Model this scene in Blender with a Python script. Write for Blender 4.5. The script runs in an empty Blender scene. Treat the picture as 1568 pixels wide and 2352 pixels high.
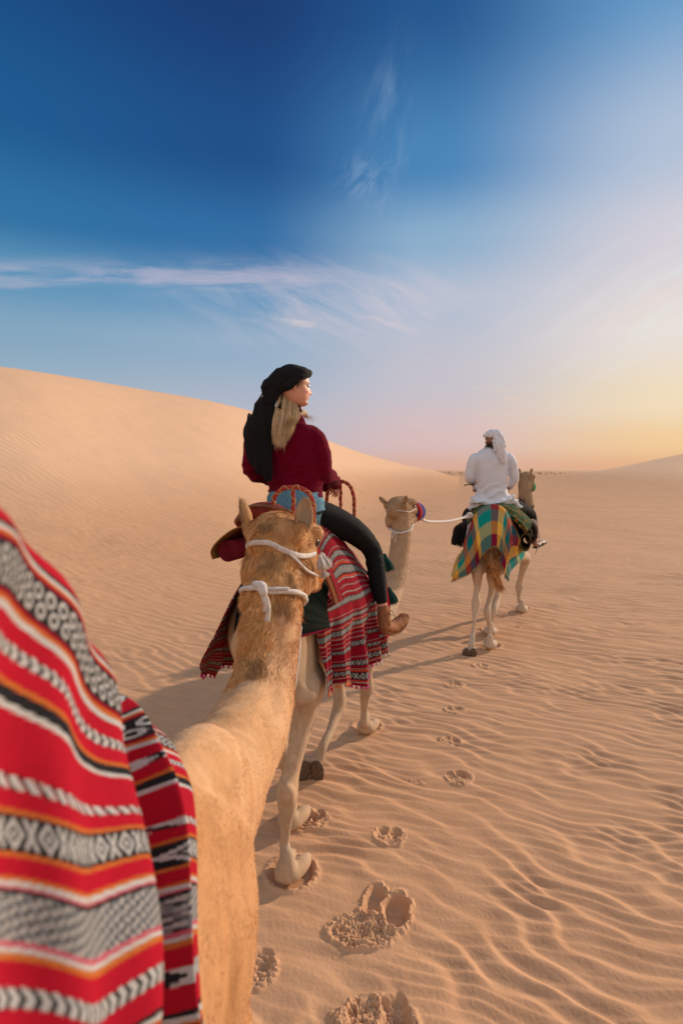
import bpy, math, random
import numpy as np
from mathutils import Vector, Matrix

SC = bpy.context.scene
# ------------------------------------------------------------------ camera
CAM_H = 2.2; PITCH = math.radians(4.2); FPX = 569.0
cd = bpy.data.cameras.new('camera'); cam = bpy.data.objects.new('camera', cd)
SC.collection.objects.link(cam); SC.camera = cam
cam.location = (0, 0, CAM_H); cam.rotation_euler = (math.radians(90) - PITCH, 0, 0)
cd.sensor_fit = 'VERTICAL'; cd.sensor_height = 36; cd.lens = 36 * FPX / 1024
cd.clip_start = 0.05; cd.clip_end = 9000
cd.dof.use_dof = True; cd.dof.focus_distance = 2.5; cd.dof.aperture_fstop = 3.2
SC.view_settings.view_transform = 'Standard'; SC.view_settings.look = 'None'
SC.view_settings.gamma = 1; SC.view_settings.exposure = 0.0
SC.view_settings.use_curve_mapping = False

def lin(h):
    h = h.lstrip('#'); c = [int(h[i:i+2], 16) / 255 for i in (0, 2, 4)]
    return tuple(x / 12.92 if x <= .04045 else ((x + .055) / 1.055) ** 2.4 for x in c)
def rgba(h): return lin(h) + (1,)

# ------------------------------------------------------------------ sun
SUN_AZ = math.radians(54); SUN_EL = math.radians(20)
sd = bpy.data.lights.new('sun', 'SUN'); sun = bpy.data.objects.new('sun', sd)
SC.collection.objects.link(sun); sd.energy = 4.35; sd.angle = math.radians(0.9)
sd.color = (1.0, .80, .60)
to_sun = Vector((math.sin(SUN_AZ)*math.cos(SUN_EL), math.cos(SUN_AZ)*math.cos(SUN_EL), math.sin(SUN_EL)))
sun.rotation_euler = to_sun.to_track_quat('Z', 'Y').to_euler(); sun.location = to_sun * 30

# ------------------------------------------------------------------ world
world = bpy.data.worlds.new('World'); SC.world = world; world.use_nodes = True
nt = world.node_tree; N = nt.nodes; L = nt.links; N.clear()
class G:                                   # tiny helper for node graphs
    def __init__(s, nt): s.nt = nt
    def n(s, t, **k):
        x = s.nt.nodes.new(t)
        for a, b in k.items(): setattr(x, a, b)
        return x
    def set(s, sock, v):
        if hasattr(v, 'is_output') or isinstance(v, bpy.types.NodeSocket): s.nt.links.new(v, sock)
        else: sock.default_value = v
    def m(s, op, a, b=0.0, c=0.0, clamp=False):
        x = s.n('ShaderNodeMath', operation=op, use_clamp=clamp)
        s.set(x.inputs[0], a); s.set(x.inputs[1], b)
        s.set(x.inputs[2], c); return x.outputs[0]
    def mapr(s, v, a, b, c=0.0, d=1.0, smooth=True):
        x = s.n('ShaderNodeMapRange', interpolation_type='SMOOTHSTEP' if smooth else 'LINEAR')
        s.set(x.inputs[0], v); x.inputs[1].default_value = a; x.inputs[2].default_value = b
        x.inputs[3].default_value = c; x.inputs[4].default_value = d; return x.outputs[0]
    def mix(s, f, a, b, mode='MIX'):
        x = s.n('ShaderNodeMix', data_type='RGBA', blend_type=mode)
        s.set(x.inputs[0], f); s.set(x.inputs[6], a); s.set(x.inputs[7], b); return x.outputs[2]
    def ramp(s, f, stops, interp='LINEAR'):
        x = s.n('ShaderNodeValToRGB'); cr = x.color_ramp; cr.interpolation = interp
        while len(cr.elements) < len(stops): cr.elements.new(0.5)
        for e, (p, c) in zip(cr.elements, stops): e.position = p; e.color = c if len(c) == 4 else tuple(c) + (1,)
        s.set(x.inputs[0], f); return x.outputs[0]
    def noise(s, vec, scale, detail=4, rough=.5, dist=0.0, dims='3D'):
        x = s.n('ShaderNodeTexNoise', noise_dimensions=dims); 
        if vec is not None: s.set(x.inputs['Vector'], vec)
        x.inputs['Scale'].default_value = scale; x.inputs['Detail'].default_value = detail
        x.inputs['Roughness'].default_value = rough; x.inputs['Distortion'].default_value = dist
        return x.outputs[0]
    def comb(s, a, b, c=0.0):
        x = s.n('ShaderNodeCombineXYZ'); s.set(x.inputs[0], a); s.set(x.inputs[1], b); s.set(x.inputs[2], c); return x.outputs[0]
g = G(nt)
tc = g.n('ShaderNodeTexCoord'); sp = g.n('ShaderNodeSeparateXYZ'); L.new(tc.outputs['Generated'], sp.inputs[0])
X, Y, Z = sp.outputs
az = g.m('MULTIPLY', g.m('ARCTAN2', X, Y), 180 / math.pi)
el = g.m('MULTIPLY', g.m('ARCSINE', Z), 180 / math.pi)
ef = g.m('DIVIDE', el, 72.0, clamp=True)
def col(st): return g.ramp(ef, [(e / 72, rgba(c)) for e, c in st], 'EASE')
# colour of the sky by elevation at five azimuths (degrees right of the line of travel)
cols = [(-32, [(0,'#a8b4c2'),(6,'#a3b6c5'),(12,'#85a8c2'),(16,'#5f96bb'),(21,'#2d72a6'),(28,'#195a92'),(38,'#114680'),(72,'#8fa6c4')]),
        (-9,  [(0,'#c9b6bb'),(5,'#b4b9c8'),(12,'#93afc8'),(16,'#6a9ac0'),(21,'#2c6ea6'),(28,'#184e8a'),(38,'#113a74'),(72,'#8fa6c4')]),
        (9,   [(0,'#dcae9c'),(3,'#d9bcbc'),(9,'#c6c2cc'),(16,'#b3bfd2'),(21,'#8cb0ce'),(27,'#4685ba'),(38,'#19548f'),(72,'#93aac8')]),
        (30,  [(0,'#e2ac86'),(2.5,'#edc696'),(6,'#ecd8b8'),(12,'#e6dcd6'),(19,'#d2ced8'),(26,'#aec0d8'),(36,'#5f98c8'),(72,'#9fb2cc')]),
        (52,  [(0,'#f3b070'),(4,'#ffe2a0'),(10,'#fff0d0'),(20,'#f2e6ea'),(30,'#b8c8e8'),(42,'#6a9fd4'),(72,'#a8b8d0')])]  # highest stops, above the frame, lightened as added fill for the shadows
cc = col(cols[0][1])
for k in range(1, 5):
    a0, a1 = cols[k-1][0], cols[k][0]
    cc = g.mix(g.mapr(az, a0, a1), cc, col(cols[k][1]))
# sky behind the camera, made paler as added fill for the shadows
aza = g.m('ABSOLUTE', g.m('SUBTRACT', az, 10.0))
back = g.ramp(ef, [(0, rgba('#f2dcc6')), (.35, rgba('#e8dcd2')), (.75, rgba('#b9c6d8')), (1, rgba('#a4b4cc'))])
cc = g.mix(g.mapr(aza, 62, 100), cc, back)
# thin cirrus
def gauss(v, c, w): return g.m('EXPONENT', g.m('MULTIPLY', g.m('POWER', g.m('ABSOLUTE', g.m('DIVIDE', g.m('SUBTRACT', v, c), w)), 2.0), -1.0))
ae = g.comb(az, el)
warp = g.noise(ae, .12, 3, .5)
v1 = g.comb(g.m('MULTIPLY', az, .050), g.m('ADD', g.m('MULTIPLY', el, .36), g.m('MULTIPLY', g.m('MULTIPLY', az, az), .0009)), 3.1)
n1 = g.noise(v1, 2.2, 8, .62, .6)
# long streak on the left
b1 = g.m('MULTIPLY', g.m('MULTIPLY', gauss(g.m('ADD', el, g.m('MULTIPLY', g.m('MULTIPLY', az, az), .0024)), 18.2, 1.1), g.mapr(az, 6, -8)), g.mapr(n1, .36, .66))
# fan of wisps in the middle
v2 = g.comb(g.m('ADD', g.m('MULTIPLY', az, .09), g.m('MULTIPLY', el, .06)), g.m('ADD', g.m('MULTIPLY', el, .26), g.m('MULTIPLY', az, .10)), 8.4)
n2 = g.noise(v2, 2.0, 9, .64, 1.0)
b2 = g.m('MULTIPLY', g.m('MULTIPLY', gauss(el, 15.5, 3.2), gauss(az, 1.0, 12.0)), g.mapr(n2, .28, .74))
# rising wisp above
cx = g.m('ADD', 4.4, g.m('MULTIPLY', g.m('SUBTRACT', el, 31.0), .06))
v3 = g.comb(g.m('ADD', g.m('MULTIPLY', az, .22), g.m('MULTIPLY', el, -.05)), g.m('MULTIPLY', el, .1), 5.0)
n3 = g.noise(v3, 2.0, 9, .62, .45)
b3 = g.m('MULTIPLY', g.m('MULTIPLY', gauss(az, cx, 2.0), gauss(el, 29.0, 5.0)), g.mapr(n3, .42, .78))
v5 = g.comb(g.m('ADD', g.m('MULTIPLY', az, .3), g.m('MULTIPLY', el, -.25)), g.m('MULTIPLY', el, .2), 2.0)
b5 = g.m('MULTIPLY', g.m('MULTIPLY', gauss(az, 2.6, 2.2), gauss(el, 26.0, 1.6)), g.mapr(g.noise(v5, 2.2, 9, .65, 1.0), .36, .7))
# faint veil on the right
v4 = g.comb(g.m('ADD', g.m('MULTIPLY', az, .05), g.m('MULTIPLY', el, .0)), g.m('SUBTRACT', g.m('MULTIPLY', el, .2), g.m('MULTIPLY', az, .1)), 1.7)
b4 = g.m('MULTIPLY', g.m('MULTIPLY', g.mapr(az, 8, 30), gauss(el, g.m('ADD', 13.5, g.m('MULTIPLY', g.m('SUBTRACT', az, 26), .45)), 4.5)), g.mapr(g.noise(v4, 2.0, 7, .6, .5), .45, .8))
low = g.m('MULTIPLY', g.m('MULTIPLY', gauss(el, 6.0, 2.5), g.mapr(az, 2, 12)), g.mapr(g.noise(v1, 4.5, 6, .6), .52, .75))
# two short bright wisps low in the middle
def streak(a0, e0, la, le, slope, nz):
    da = g.m('SUBTRACT', az, a0); de = g.m('SUBTRACT', g.m('SUBTRACT', el, e0), g.m('MULTIPLY', da, slope))
    return g.m('MULTIPLY', g.m('MULTIPLY', g.m('EXPONENT', g.m('MULTIPLY', g.m('POWER', g.m('ABSOLUTE', g.m('DIVIDE', da, la)), 2.0), -1.0)), g.m('EXPONENT', g.m('MULTIPLY', g.m('POWER', g.m('ABSOLUTE', g.m('DIVIDE', de, le)), 2.0), -1.0))), g.mapr(nz, .30, .62))
nw_ = g.noise(g.comb(g.m('MULTIPLY', az, .35), g.m('MULTIPLY', el, .9), 2.2), 1.6, 8, .65, .8)
b6 = g.m('ADD', g.m('ADD', streak(-4.2, 14.2, 2.6, .45, -.16, nw_), streak(4.4, 14.2, 2.2, .28, -.30, nw_)), g.m('MULTIPLY', streak(27.5, 14.0, 6.0, .8, .42, nw_), .8))
cc = g.mix(g.m('MULTIPLY', b6, .60, clamp=True), cc, rgba('#e8d6d2'))
cc = g.mix(g.m('MULTIPLY', b1, .56, clamp=True), cc, rgba('#cfc3d3'))
cc = g.mix(g.m('MULTIPLY', b2, .75, clamp=True), cc, rgba('#d8ccd6'))
cc = g.mix(g.m('MULTIPLY', b3, .34, clamp=True), cc, rgba('#a9c0dc'))
cc = g.mix(g.m('MULTIPLY', b5, .55, clamp=True), cc, rgba('#a3bad8'))
cc = g.mix(g.m('MULTIPLY', b4, .55, clamp=True), cc, rgba('#e6f0ec'))
cc = g.mix(g.m('MULTIPLY', low, .30, clamp=True), cc, rgba('#f2d6b8'))
sky = g.n('ShaderNodeTexSky', sky_type='NISHITA', sun_disc=False)
sky.sun_elevation = SUN_EL; sky.sun_rotation = SUN_AZ; sky.dust_density = 2.0
skyc = g.mix(1.0, sky.outputs[0], (.08, .08, .08, 1), 'MULTIPLY')
cc = g.mix(.06, cc, skyc)
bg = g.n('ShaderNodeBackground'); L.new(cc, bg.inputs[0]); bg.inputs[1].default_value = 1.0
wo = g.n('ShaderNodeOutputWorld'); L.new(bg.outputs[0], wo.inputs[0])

# ------------------------------------------------------------------ helpers
rng = np.random.default_rng(7); random.seed(7)
def W(dx, dy, D):
    """point at forward distance D that the photograph shows at (dx, dy) of its 1568 x 2352 view"""
    u = (dx * .43495 - 341) / FPX; v = (512 - dy * .43537) / FPX
    t = D / (math.cos(PITCH) + v * math.sin(PITCH))
    return np.array([u * t, D, CAM_H + t * (-math.sin(PITCH) + v * math.cos(PITCH))])

def _h(ix, iy, iz, s):
    n = (ix.astype(np.int64) * 374761393 + iy.astype(np.int64) * 668265263 + iz.astype(np.int64) * 2147483647 * 3 + s * 1274126177) & 0xffffffff
    n = ((n ^ (n >> 13)) * 1274126177) & 0xffffffff
    return ((n ^ (n >> 16)) & 0xffffff) / float(0xffffff)
def vnoise(x, y, z=None, s=0):
    """smooth noise in about -1..1"""
    x = np.asarray(x, float); y = np.asarray(y, float); z = np.zeros_like(x) if z is None else np.asarray(z, float)
    ix, iy, iz = np.floor(x), np.floor(y), np.floor(z); fx, fy, fz = x-ix, y-iy, z-iz
    def q(t): return t*t*t*(t*(t*6-15)+10)
    ux, uy, uz = q(fx), q(fy), q(fz); r = 0
    for a in (0, 1):
        for b in (0, 1):
            for c in (0, 1):
                r = r + _h(ix+a, iy+b, iz+c, s) * (ux if a else 1-ux) * (uy if b else 1-uy) * (uz if c else 1-uz)
    return r * 2 - 1
def fbm(x, y, z=None, o=3, s=0, rough=.5):
    r = 0; a = 1.0; t = 0
    for k in range(o):
        f = 2.03 ** k
        r = r + a * vnoise(x*f, y*f, None if z is None else z*f, s + k*17); t += a; a *= rough
    return r / t
def sstep(x, a, b):
    t = np.clip((x-a)/(b-a), 0, 1); return t*t*(3-2*t)

def mesh_np(name, V, F, smooth=True, FC=None):
    """F: array (n,4) or (n,3) or list of index lists"""
    me = bpy.data.meshes.new(name); V = np.asarray(V, np.float32)
    me.vertices.add(len(V)); me.vertices.foreach_set('co', V.ravel())
    if isinstance(F, np.ndarray):
        k = F.shape[1]; n = len(F); flat = F.ravel().astype(np.int32)
        tot = np.full(n, k, np.int32)
    else:
        tot = np.array([len(f) for f in F], np.int32); flat = np.concatenate([np.asarray(f, np.int32) for f in F]); n = len(F)
    st = np.zeros(n, np.int32); st[1:] = np.cumsum(tot)[:-1]
    me.loops.add(len(flat)); me.loops.foreach_set('vertex_index', flat)
    me.polygons.add(n); me.polygons.foreach_set('loop_start', st); me.polygons.foreach_set('loop_total', tot)
    me.update(calc_edges=True); me.validate()
    if smooth: me.shade_smooth()
    return me
def vcol(me, C):
    C = np.asarray(C, np.float32)
    if C.shape[1] == 3: C = np.hstack([C, np.ones((len(C), 1), np.float32)])
    a = me.color_attributes.new('Col', 'FLOAT_COLOR', 'POINT'); a.data.foreach_set('color', C.ravel())
def ccol(me, C):
    C = np.asarray(C, np.float32)
    if C.shape[1] == 3: C = np.hstack([C, np.ones((len(C), 1), np.float32)])
    a = me.color_attributes.new('Col', 'FLOAT_COLOR', 'CORNER'); a.data.foreach_set('color', C.ravel())
def obj(name, me, mat=None, parent=None):
    o = bpy.data.objects.new(name, me); SC.collection.objects.link(o)
    if mat is not None:
        me.materials.clear(); me.materials.append(mat)
    if parent is not None:
        o.parent = parent
        o.matrix_parent_inverse = Matrix.Translation(-Vector(parent.location))
    return o
def tag(o, label, cat, group=None, kind=None):
    if label: o['label'] = label
    if cat: o['category'] = cat
    if group: o['group'] = group
    if kind: o['kind'] = kind
    return o
def thing(name, label, cat, loc=(0, 0, 0), group=None):
    o = bpy.data.objects.new(name, None); SC.collection.objects.link(o); o.location = [float(a) for a in loc]
    o.empty_display_size = .1
    return tag(o, label, cat, group)

# ------------------------------------------------------------------ ground
def ripple_profile(p):
    f = p - np.floor(p)
    a = .70
    up = f / a; dn = (1 - f) / (1 - a)
    h = np.minimum(up, dn)
    return h*h*(3-2*h)
prints = []     # (x, y, size, angle, kind)
def gp(dx, dy):
    v = (512 - dy * .43537) / FPX; y = math.cos(PITCH) + v*math.sin(PITCH); z = -math.sin(PITCH) + v*math.cos(PITCH)
    t = -CAM_H / z; u = (dx * .43495 - 341) / FPX; return u*t, y*t
for dx, dy, s, a, k in [(860,2112,1.12,24,0),(893,1915,.72,10,1),(1050,1785,.74,-20,1),(1034,1702,.66,25,1),(1042,1630,.72,-8,1),
                        (1040,1571,.75,0,1),(1104,1527,.7,0,1),(868,2345,1.25,12,1),(574,2215,.95,8,1),(715,1878,.8,0,1),(955,1795,.5,30,2),
                        (1180,1440,.6,0,1)]:
    x, y = gp(dx, dy); prints.append((x, y, s, math.radians(a), k))
feet_dents = []   # filled below: places where feet press in
AZS = np.radians([-180,-60,-40,-31,-20,-9.2,-4,-1,4.2,9,14,20,60,180.])
FOOT = [9,9,6,6,7,9,12,17,27,42,70,100,120,120.]
RIDG = [60,55,47,46,58,70,88,100,122,150,160,160,160,160.]
# height at the ridge: 2.2 + r*slope of skyline
HT = [8,9,9.5,2.2+46*.156,2.2+58*.134,2.2+70*.108,2.2+88*.071,2.2+100*.046,2.2+122*.0175,1.9,.2,0,0,0]
def pchip(x, xs, ys):
    xs = np.asarray(xs, float); ys = np.asarray(ys, float); h = np.diff(xs); d = np.diff(ys)/h
    m = np.zeros(len(xs)); 
    for i in range(1, len(xs)-1):
        if d[i-1]*d[i] > 0:
            w1 = 2*h[i]+h[i-1]; w2 = h[i]+2*h[i-1]; m[i] = (w1+w2)/(w1/d[i-1]+w2/d[i])
    i = np.clip(np.searchsorted(xs, x)-1, 0, len(xs)-2); t = (x-xs[i])/h[i]
    return ((1+2*t)*(1-t)**2*ys[i] + t*(1-t)**2*h[i]*m[i] + t*t*(3-2*t)*ys[i+1] + t*t*(t-1)*h[i]*m[i+1])
AG = np.radians(np.arange(-180, 180.01, .5)); KER = np.exp(-.5*(np.arange(-24, 25)/7.0)**2); KER /= KER.sum()
def tab(ys):
    t = pchip(AG, AZS, ys); return np.convolve(np.pad(t, 24, 'edge'), KER, 'valid')
TF, TR, TS = tab(FOOT), tab(RIDG), tab([(h-2.2)/r for h, r in zip(HT, RIDG)])
def big_height(x, y):
    r = np.hypot(x, y); a = np.arctan2(x, y)
    f = np.interp(a, AG, TF); rd = np.interp(a, AG, TR); h = np.maximum(0, 2.2*sstep(-a, -.25, -.15) + rd*np.maximum(np.interp(a, AG, TS), -.0138))
    s = (r - f) / (rd - f); sc = np.clip(s, 0, 1)
    up = (sc**1.5*(1-.25*sc**2)/.75)
    z = h * np.where(s < 1, up, np.clip(1 - (s-1)*1.1, 0, 1))
    z = z * (1 + .0*r)
    # low dune far on the right
    rr = sstep(a, math.radians(15), math.radians(36)) * (1 - sstep(a, math.radians(70), math.radians(110)))
    z = z + rr * (2.2 + 5.6*sstep(a, math.radians(15), math.radians(34))) * sstep(r, 35, 170) * (1 - sstep(r, 190, 330))
    # low far swells along the horizon
    z = z + sstep(r, 150, 500) * (2.0 + .9*fbm(x/90, y/90, o=3, s=5)) * (1 - sstep(r, 1500, 3000)*.5)
    return z
def ground_h(x, y, detail=True):
    z = big_height(x, y); r = np.hypot(x, y)
    z = z + .007*fbm(x/.55+.3*y, y/.30, o=2, s=6)*sstep(r, 2.5, 6)*(1-sstep(r, 30, 50)) + .035*fbm(x/2.2, y/2.2, o=2, s=3) * sstep(r, 2, 8) + .01*fbm(x/.9, y/.9, o=2, s=4)
    # wind ripples
    wx = .62*fbm(x/1.3, y/1.3, o=2, s=11) + .34*fbm(x/.42, y/.30, o=2, s=12)
    turn = .14*vnoise(x/3.2, y/3.2, s=14)
    q = (x*(.50+turn) + y*.87) / .205 + wx * 1.9 + .9*vnoise(x/4, y/4, s=9)
    amp = .0142 * np.clip(.80 + .65*fbm(x/.6, y/.45, o=2, s=21), .45, 1.2) * (1 - sstep(r, 11, 24))
    amp = amp * (1 + .35*sstep(x, .5, 4)) * (1 - .45*sstep(-x, .8, 3.5)) * (1 - .25*sstep(r, 5, 9))
    q2 = (x*.30 + y*.95)/.078 + 1.2*fbm(x/.5, y/.5, o=2, s=31) 
    near = 1 - sstep(r, 6, 14)
    q3 = (x*.62 + y*.78)/.120 + 1.6*fbm(x/.6, y/.6, o=2, s=35); k3 = sstep(fbm(x/.45, y/.35, o=2, s=36), -.05, .35)
    rip = amp * (ripple_profile(q) * 1.05 - .5 + near*(.26*(ripple_profile(q2)-.5) + .46*k3*(ripple_profile(q3)-.5)))
    flat = np.ones_like(x); add = np.zeros_like(x)
    for px, py, s, an, k in prints:
        dx = (x-px); dy = (y-py); m = (dx*dx + dy*dy) < (.5*s)**2
        if not m.any(): continue
        ca, sa = math.cos(an), math.sin(an)
        X = (dx[m]*ca - dy[m]*sa)/s; Yy = (dx[m]*sa + dy[m]*ca)/s
        n = fbm(x[m]/.05, y[m]/.05, o=2, s=40); X = X + .018*n; Yy = Yy + .018*fbm(x[m]/.05, y[m]/.05, o=2, s=43)
        def el(cx, cy, a, b, t=0):
            c, s_ = math.cos(t), math.sin(t); u = (X-cx)*c + (Yy-cy)*s_; v = -(X-cx)*s_ + (Yy-cy)*c
            return np.sqrt((u/a)**2 + (v/b)**2)
        w1 = .25*fbm(x[m]/.03, y[m]/.03, o=2, s=58)
        clod = sstep(np.abs(vnoise(x[m]/.024+w1*3, y[m]/.024, s=50)), .04, .30)*(.35+.55*(vnoise(x[m]/.05, y[m]/.05, s=55)*.5+.5)) + .30*sstep(np.abs(vnoise(x[m]/.011, y[m]/.011+w1*2, s=57)), .05, .3)
        if k == 0:
            t1 = el(.070, .085, .060, .098, .20); t2 = el(-.045, .105, .042, .085, .05)
            pad = el(-.035, -.085, .125, .085, .35)
            out = el(0, .01, .15, .21, 0)
            hh = -.045*(1-sstep(t1, .75, 1.08)) - .026*(1-sstep(t2, .60, 1.1)) + .006*fbm(x[m]/.03, y[m]/.03, o=2, s=81)*(1-sstep(np.minimum(t1, t2), .7, 1.2))
            rim = np.exp(-((np.minimum(t1, t2)-1.22)/.16)**2)*.010
            crust = (1-sstep(pad, .8, 1.12))
            hh = hh + rim*(.5+1.3*clod) + crust*(-.014 + .030*clod) + np.exp(-((pad-1.12)/.12)**2)*(.006+.012*clod)
            ff = 1 - (1-sstep(out, .9, 1.3))*.9
        elif k == 1:
            t1 = el(.05, .03, .050, .075, .2); t2 = el(-.055, .03, .048, .065, -.2); pad = el(0, -.03, .12, .10)
            hh = -.030*(1-sstep(t1, .6, 1.15)) - .018*(1-sstep(t2, .6, 1.15)) - .012*(1-sstep(pad, .75, 1.05))
            hh = hh + np.exp(-((pad-1.1)/.14)**2)*(.003+.014*clod) + (1-sstep(pad, .8, 1.1))*.022*clod
            ff = 1 - (1-sstep(pad, 1.0, 1.4))*.85
        else:
            pad = el(0, 0, .16, .05); hh = (1-sstep(pad, .5, 1.2))*(.018*clod-.006); ff = 1 - (1-sstep(pad, .9, 1.4))*.6
        add[m] += hh*s; flat[m] *= ff
    for px, py, rad, dep in feet_dents:
        d = np.hypot(x-px, y-py)/rad; m = d < 2
        add[m] += -dep*(1-sstep(d[m], .8, 1.08)) + dep*.55*np.exp(-((d[m]-1.22)/.16)**2)*(.6+1.0*np.abs(fbm(x[m]/.03, y[m]/.03, o=2, s=60)))
        flat[m] *= sstep(d[m], .7, 1.5)
    if detail: z = z + rip*flat + add + .0009*fbm(x/.012, y/.012, o=2, s=70)*(1-sstep(r, 3, 6))
    else: z = z + add
    return z

def mat_new(name):
    m = bpy.data.materials.new(name); m.use_nodes = True; m.node_tree.nodes.clear()
    gg = G(m.node_tree); b = gg.n('ShaderNodeBsdfPrincipled'); o = gg.n('ShaderNodeOutputMaterial')
    m.node_tree.links.new(b.outputs[0], o.inputs[0]); b.inputs['Specular IOR Level'].default_value = .25
    return m, gg, b
def bump(gg, b, h, strength=.5, dist=.01, prev=None):
    x = gg.n('ShaderNodeBump'); x.inputs['Strength'].default_value = strength; x.inputs['Distance'].default_value = dist
    gg.set(x.inputs['Height'], h)
    if prev is not None: gg.nt.links.new(prev, x.inputs['Normal'])
    gg.nt.links.new(x.outputs[0], b.inputs['Normal']); return x.outputs[0]

def sand_mat():
    m, gg, b = mat_new('sand'); tcn = gg.n('ShaderNodeTexCoord'); P = tcn.outputs['Object']
    n1 = gg.noise(P, .35, 3, .5); n2 = gg.noise(P, 5.0, 4, .6); n3 = gg.noise(P, 700, 2, .6)
    c = gg.ramp(n1, [(.3, (.535,.300,.168)), (.7, (.59,.332,.186))])
    c = gg.mix(gg.mapr(n2, .35, .7), c, (.52,.285,.155,1))
    c = gg.mix(gg.m('MULTIPLY', gg.mapr(n3, .60, .70), .45), c, (.27,.14,.08,1))
    c = gg.mix(gg.m('MULTIPLY', gg.mapr(n3, .40, .31), .40), c, (.86,.60,.40,1))
    sz = gg.n('ShaderNodeSeparateXYZ'); gg.nt.links.new(P, sz.inputs[0]); c = gg.mix(gg.mapr(sz.outputs[2], .3, 3.0), c, (.71,.45,.28,1))   # paler with height, up the dune
    gg.set(b.inputs['Base Color'], c); b.inputs['Roughness'].default_value = .92; b.inputs['Specular IOR Level'].default_value = .1
    s = gg.n('ShaderNodeSeparateXYZ'); gg.nt.links.new(P, s.inputs[0])
    # fine wind ripples on the far slope
    wv = gg.noise(P, .25, 3, .5)
    ph = gg.m('ADD', gg.m('ADD', gg.m('MULTIPLY', s.outputs[0], 7.0), gg.m('MULTIPLY', s.outputs[1], 9.6)), gg.m('MULTIPLY', wv, 9.0))
    wv2 = gg.noise(P, 1.2, 2, .5); ph = gg.m('ADD', ph, gg.m('MULTIPLY', wv2, 2.2))
    sn = gg.m('SINE', gg.m('MULTIPLY', ph, 2.2))
    dist = gg.n('ShaderNodeVectorMath', operation='LENGTH'); gg.nt.links.new(P, dist.inputs[0])
    fade = gg.mapr(dist.outputs['Value'], 11, 26)
    h = gg.m('MULTIPLY', gg.m('MULTIPLY', sn, fade), gg.mapr(s.outputs[2], .3, 2.2, .0105, .0040))
    p = bump(gg, b, h, .75, 1.0)
    p = bump(gg, b, gg.noise(P, 260, 3, .7), .28, .0022, p)
    p = bump(gg, b, gg.noise(P, 45, 3, .6), .30, .004, p)
    return m

# every foot that stands on the sand presses in a little: (photo x, y, radius)
for dx, dy, r_ in [(668,2012,.115),(688,1888,.10),(842,1672,.105),(1130,1480,.10),(1125,1448,.09),(1200,1398,.10)]:
    x, y = gp(dx, dy); feet_dents.append((x, y + .03, r_, .020))

def build_ground():
    def gs(a, b, st): return list(np.exp(np.arange(math.log(a), math.log(b), st)))
    R = gs(.35, 1.5, .03) + gs(1.5, 2.1, .004) + gs(2.1, 4.2, .0019) + gs(4.2, 14, .0026) + gs(14, 60, .006) + gs(60, 6000, .028) + [6000.]
    R = np.array(R)
    A = np.concatenate([np.arange(-180, -60, 3.), np.arange(-60, -34, .5), np.arange(-34, -8, .14), np.arange(-8, 16, .085), np.arange(16, 34, .115), np.arange(34, 60, .5), np.arange(60, 180, 3.)])
    A = np.radians(A)
    rr, aa = np.meshgrid(R, A, indexing='ij'); x = (rr*np.sin(aa)).ravel(); y = (rr*np.cos(aa)).ravel()
    z = ground_h(x, y); V = np.stack([x, y, z], 1); nR, nA = len(R), len(A)
    i = np.arange(nR-1)[:, None]; j = np.arange(nA)[None, :]; j2 = (j+1) % nA
    F = np.stack([i*nA+j, (i+1)*nA+j, (i+1)*nA+j2, i*nA+j2], -1).reshape(-1, 4)[:, ::-1]
    V = np.vstack([V, [[0, 0, z[:nA].mean()]]]); c = len(V)-1
    T = [[c, int(b_), int(a_)] for a_, b_ in zip(np.arange(nA), (np.arange(nA)+1) % nA)]
    F2 = np.concatenate([F.ravel()]); 
    me = bpy.data.meshes.new('sand_ground')
    # quads and the centre fan in one mesh
    tot = np.concatenate([np.full(len(F), 4), np.full(len(T), 3)]).astype(np.int32); flat = np.concatenate([F.ravel(), np.array(T).ravel()]).astype(np.int32)
    me.vertices.add(len(V)); me.vertices.foreach_set('co', V.astype(np.float32).ravel())
    st = np.zeros(len(tot), np.int32); st[1:] = np.cumsum(tot)[:-1]
    me.loops.add(len(flat)); me.loops.foreach_set('vertex_index', flat); me.polygons.add(len(tot))
    me.polygons.foreach_set('loop_start', st); me.polygons.foreach_set('loop_total', tot); me.update(calc_edges=True); me.shade_smooth()
    # face up
    if me.polygons[0].normal.z < 0: me.flip_normals()
    o = obj('sand_ground', me, sand_mat()); o['kind'] = 'structure'
    print('ground verts', len(V))
    return o
build_ground()

def distant_scrub():
    r = np.random.default_rng(9); parts = []
    for k in range(130):
        a = math.radians(r.uniform(7.5, 22.0)); d = r.uniform(220, 330); x, y = d*math.sin(a), d*math.cos(a); z = float(ground_h(np.array([x]), np.array([y]), False)[0]); s = r.uniform(.12, .42)
        for j in range(7):
            c = np.array([x, y, z+s*.3])+r.normal(size=3)*np.array([.6, .6, .15])*s; q = c+r.normal(size=(3, 3))*s*.45; parts.append((q, [[0, 1, 2]]))
            parts.append((q[[0, 2, 1]]+r.normal(size=(3, 3))*s*.3, [[0, 1, 2]]))
    Vs, Fs, o = [], [], 0
    for V, F in parts: Vs.append(V); Fs.append(np.array(F)+o); o += len(V)
    m, gg, b = mat_new('dry_scrub'); b.inputs['Base Color'].default_value = (.30, .21, .14, 1); b.inputs['Roughness'].default_value = .9
    ob = obj('distant_scrub', mesh_np('distant_scrub', np.vstack(Vs), np.vstack(Fs), False), m)
    tag(ob, 'low dark scrub dotted along the far horizon', 'scrub', None, 'stuff')
distant_scrub()

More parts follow.
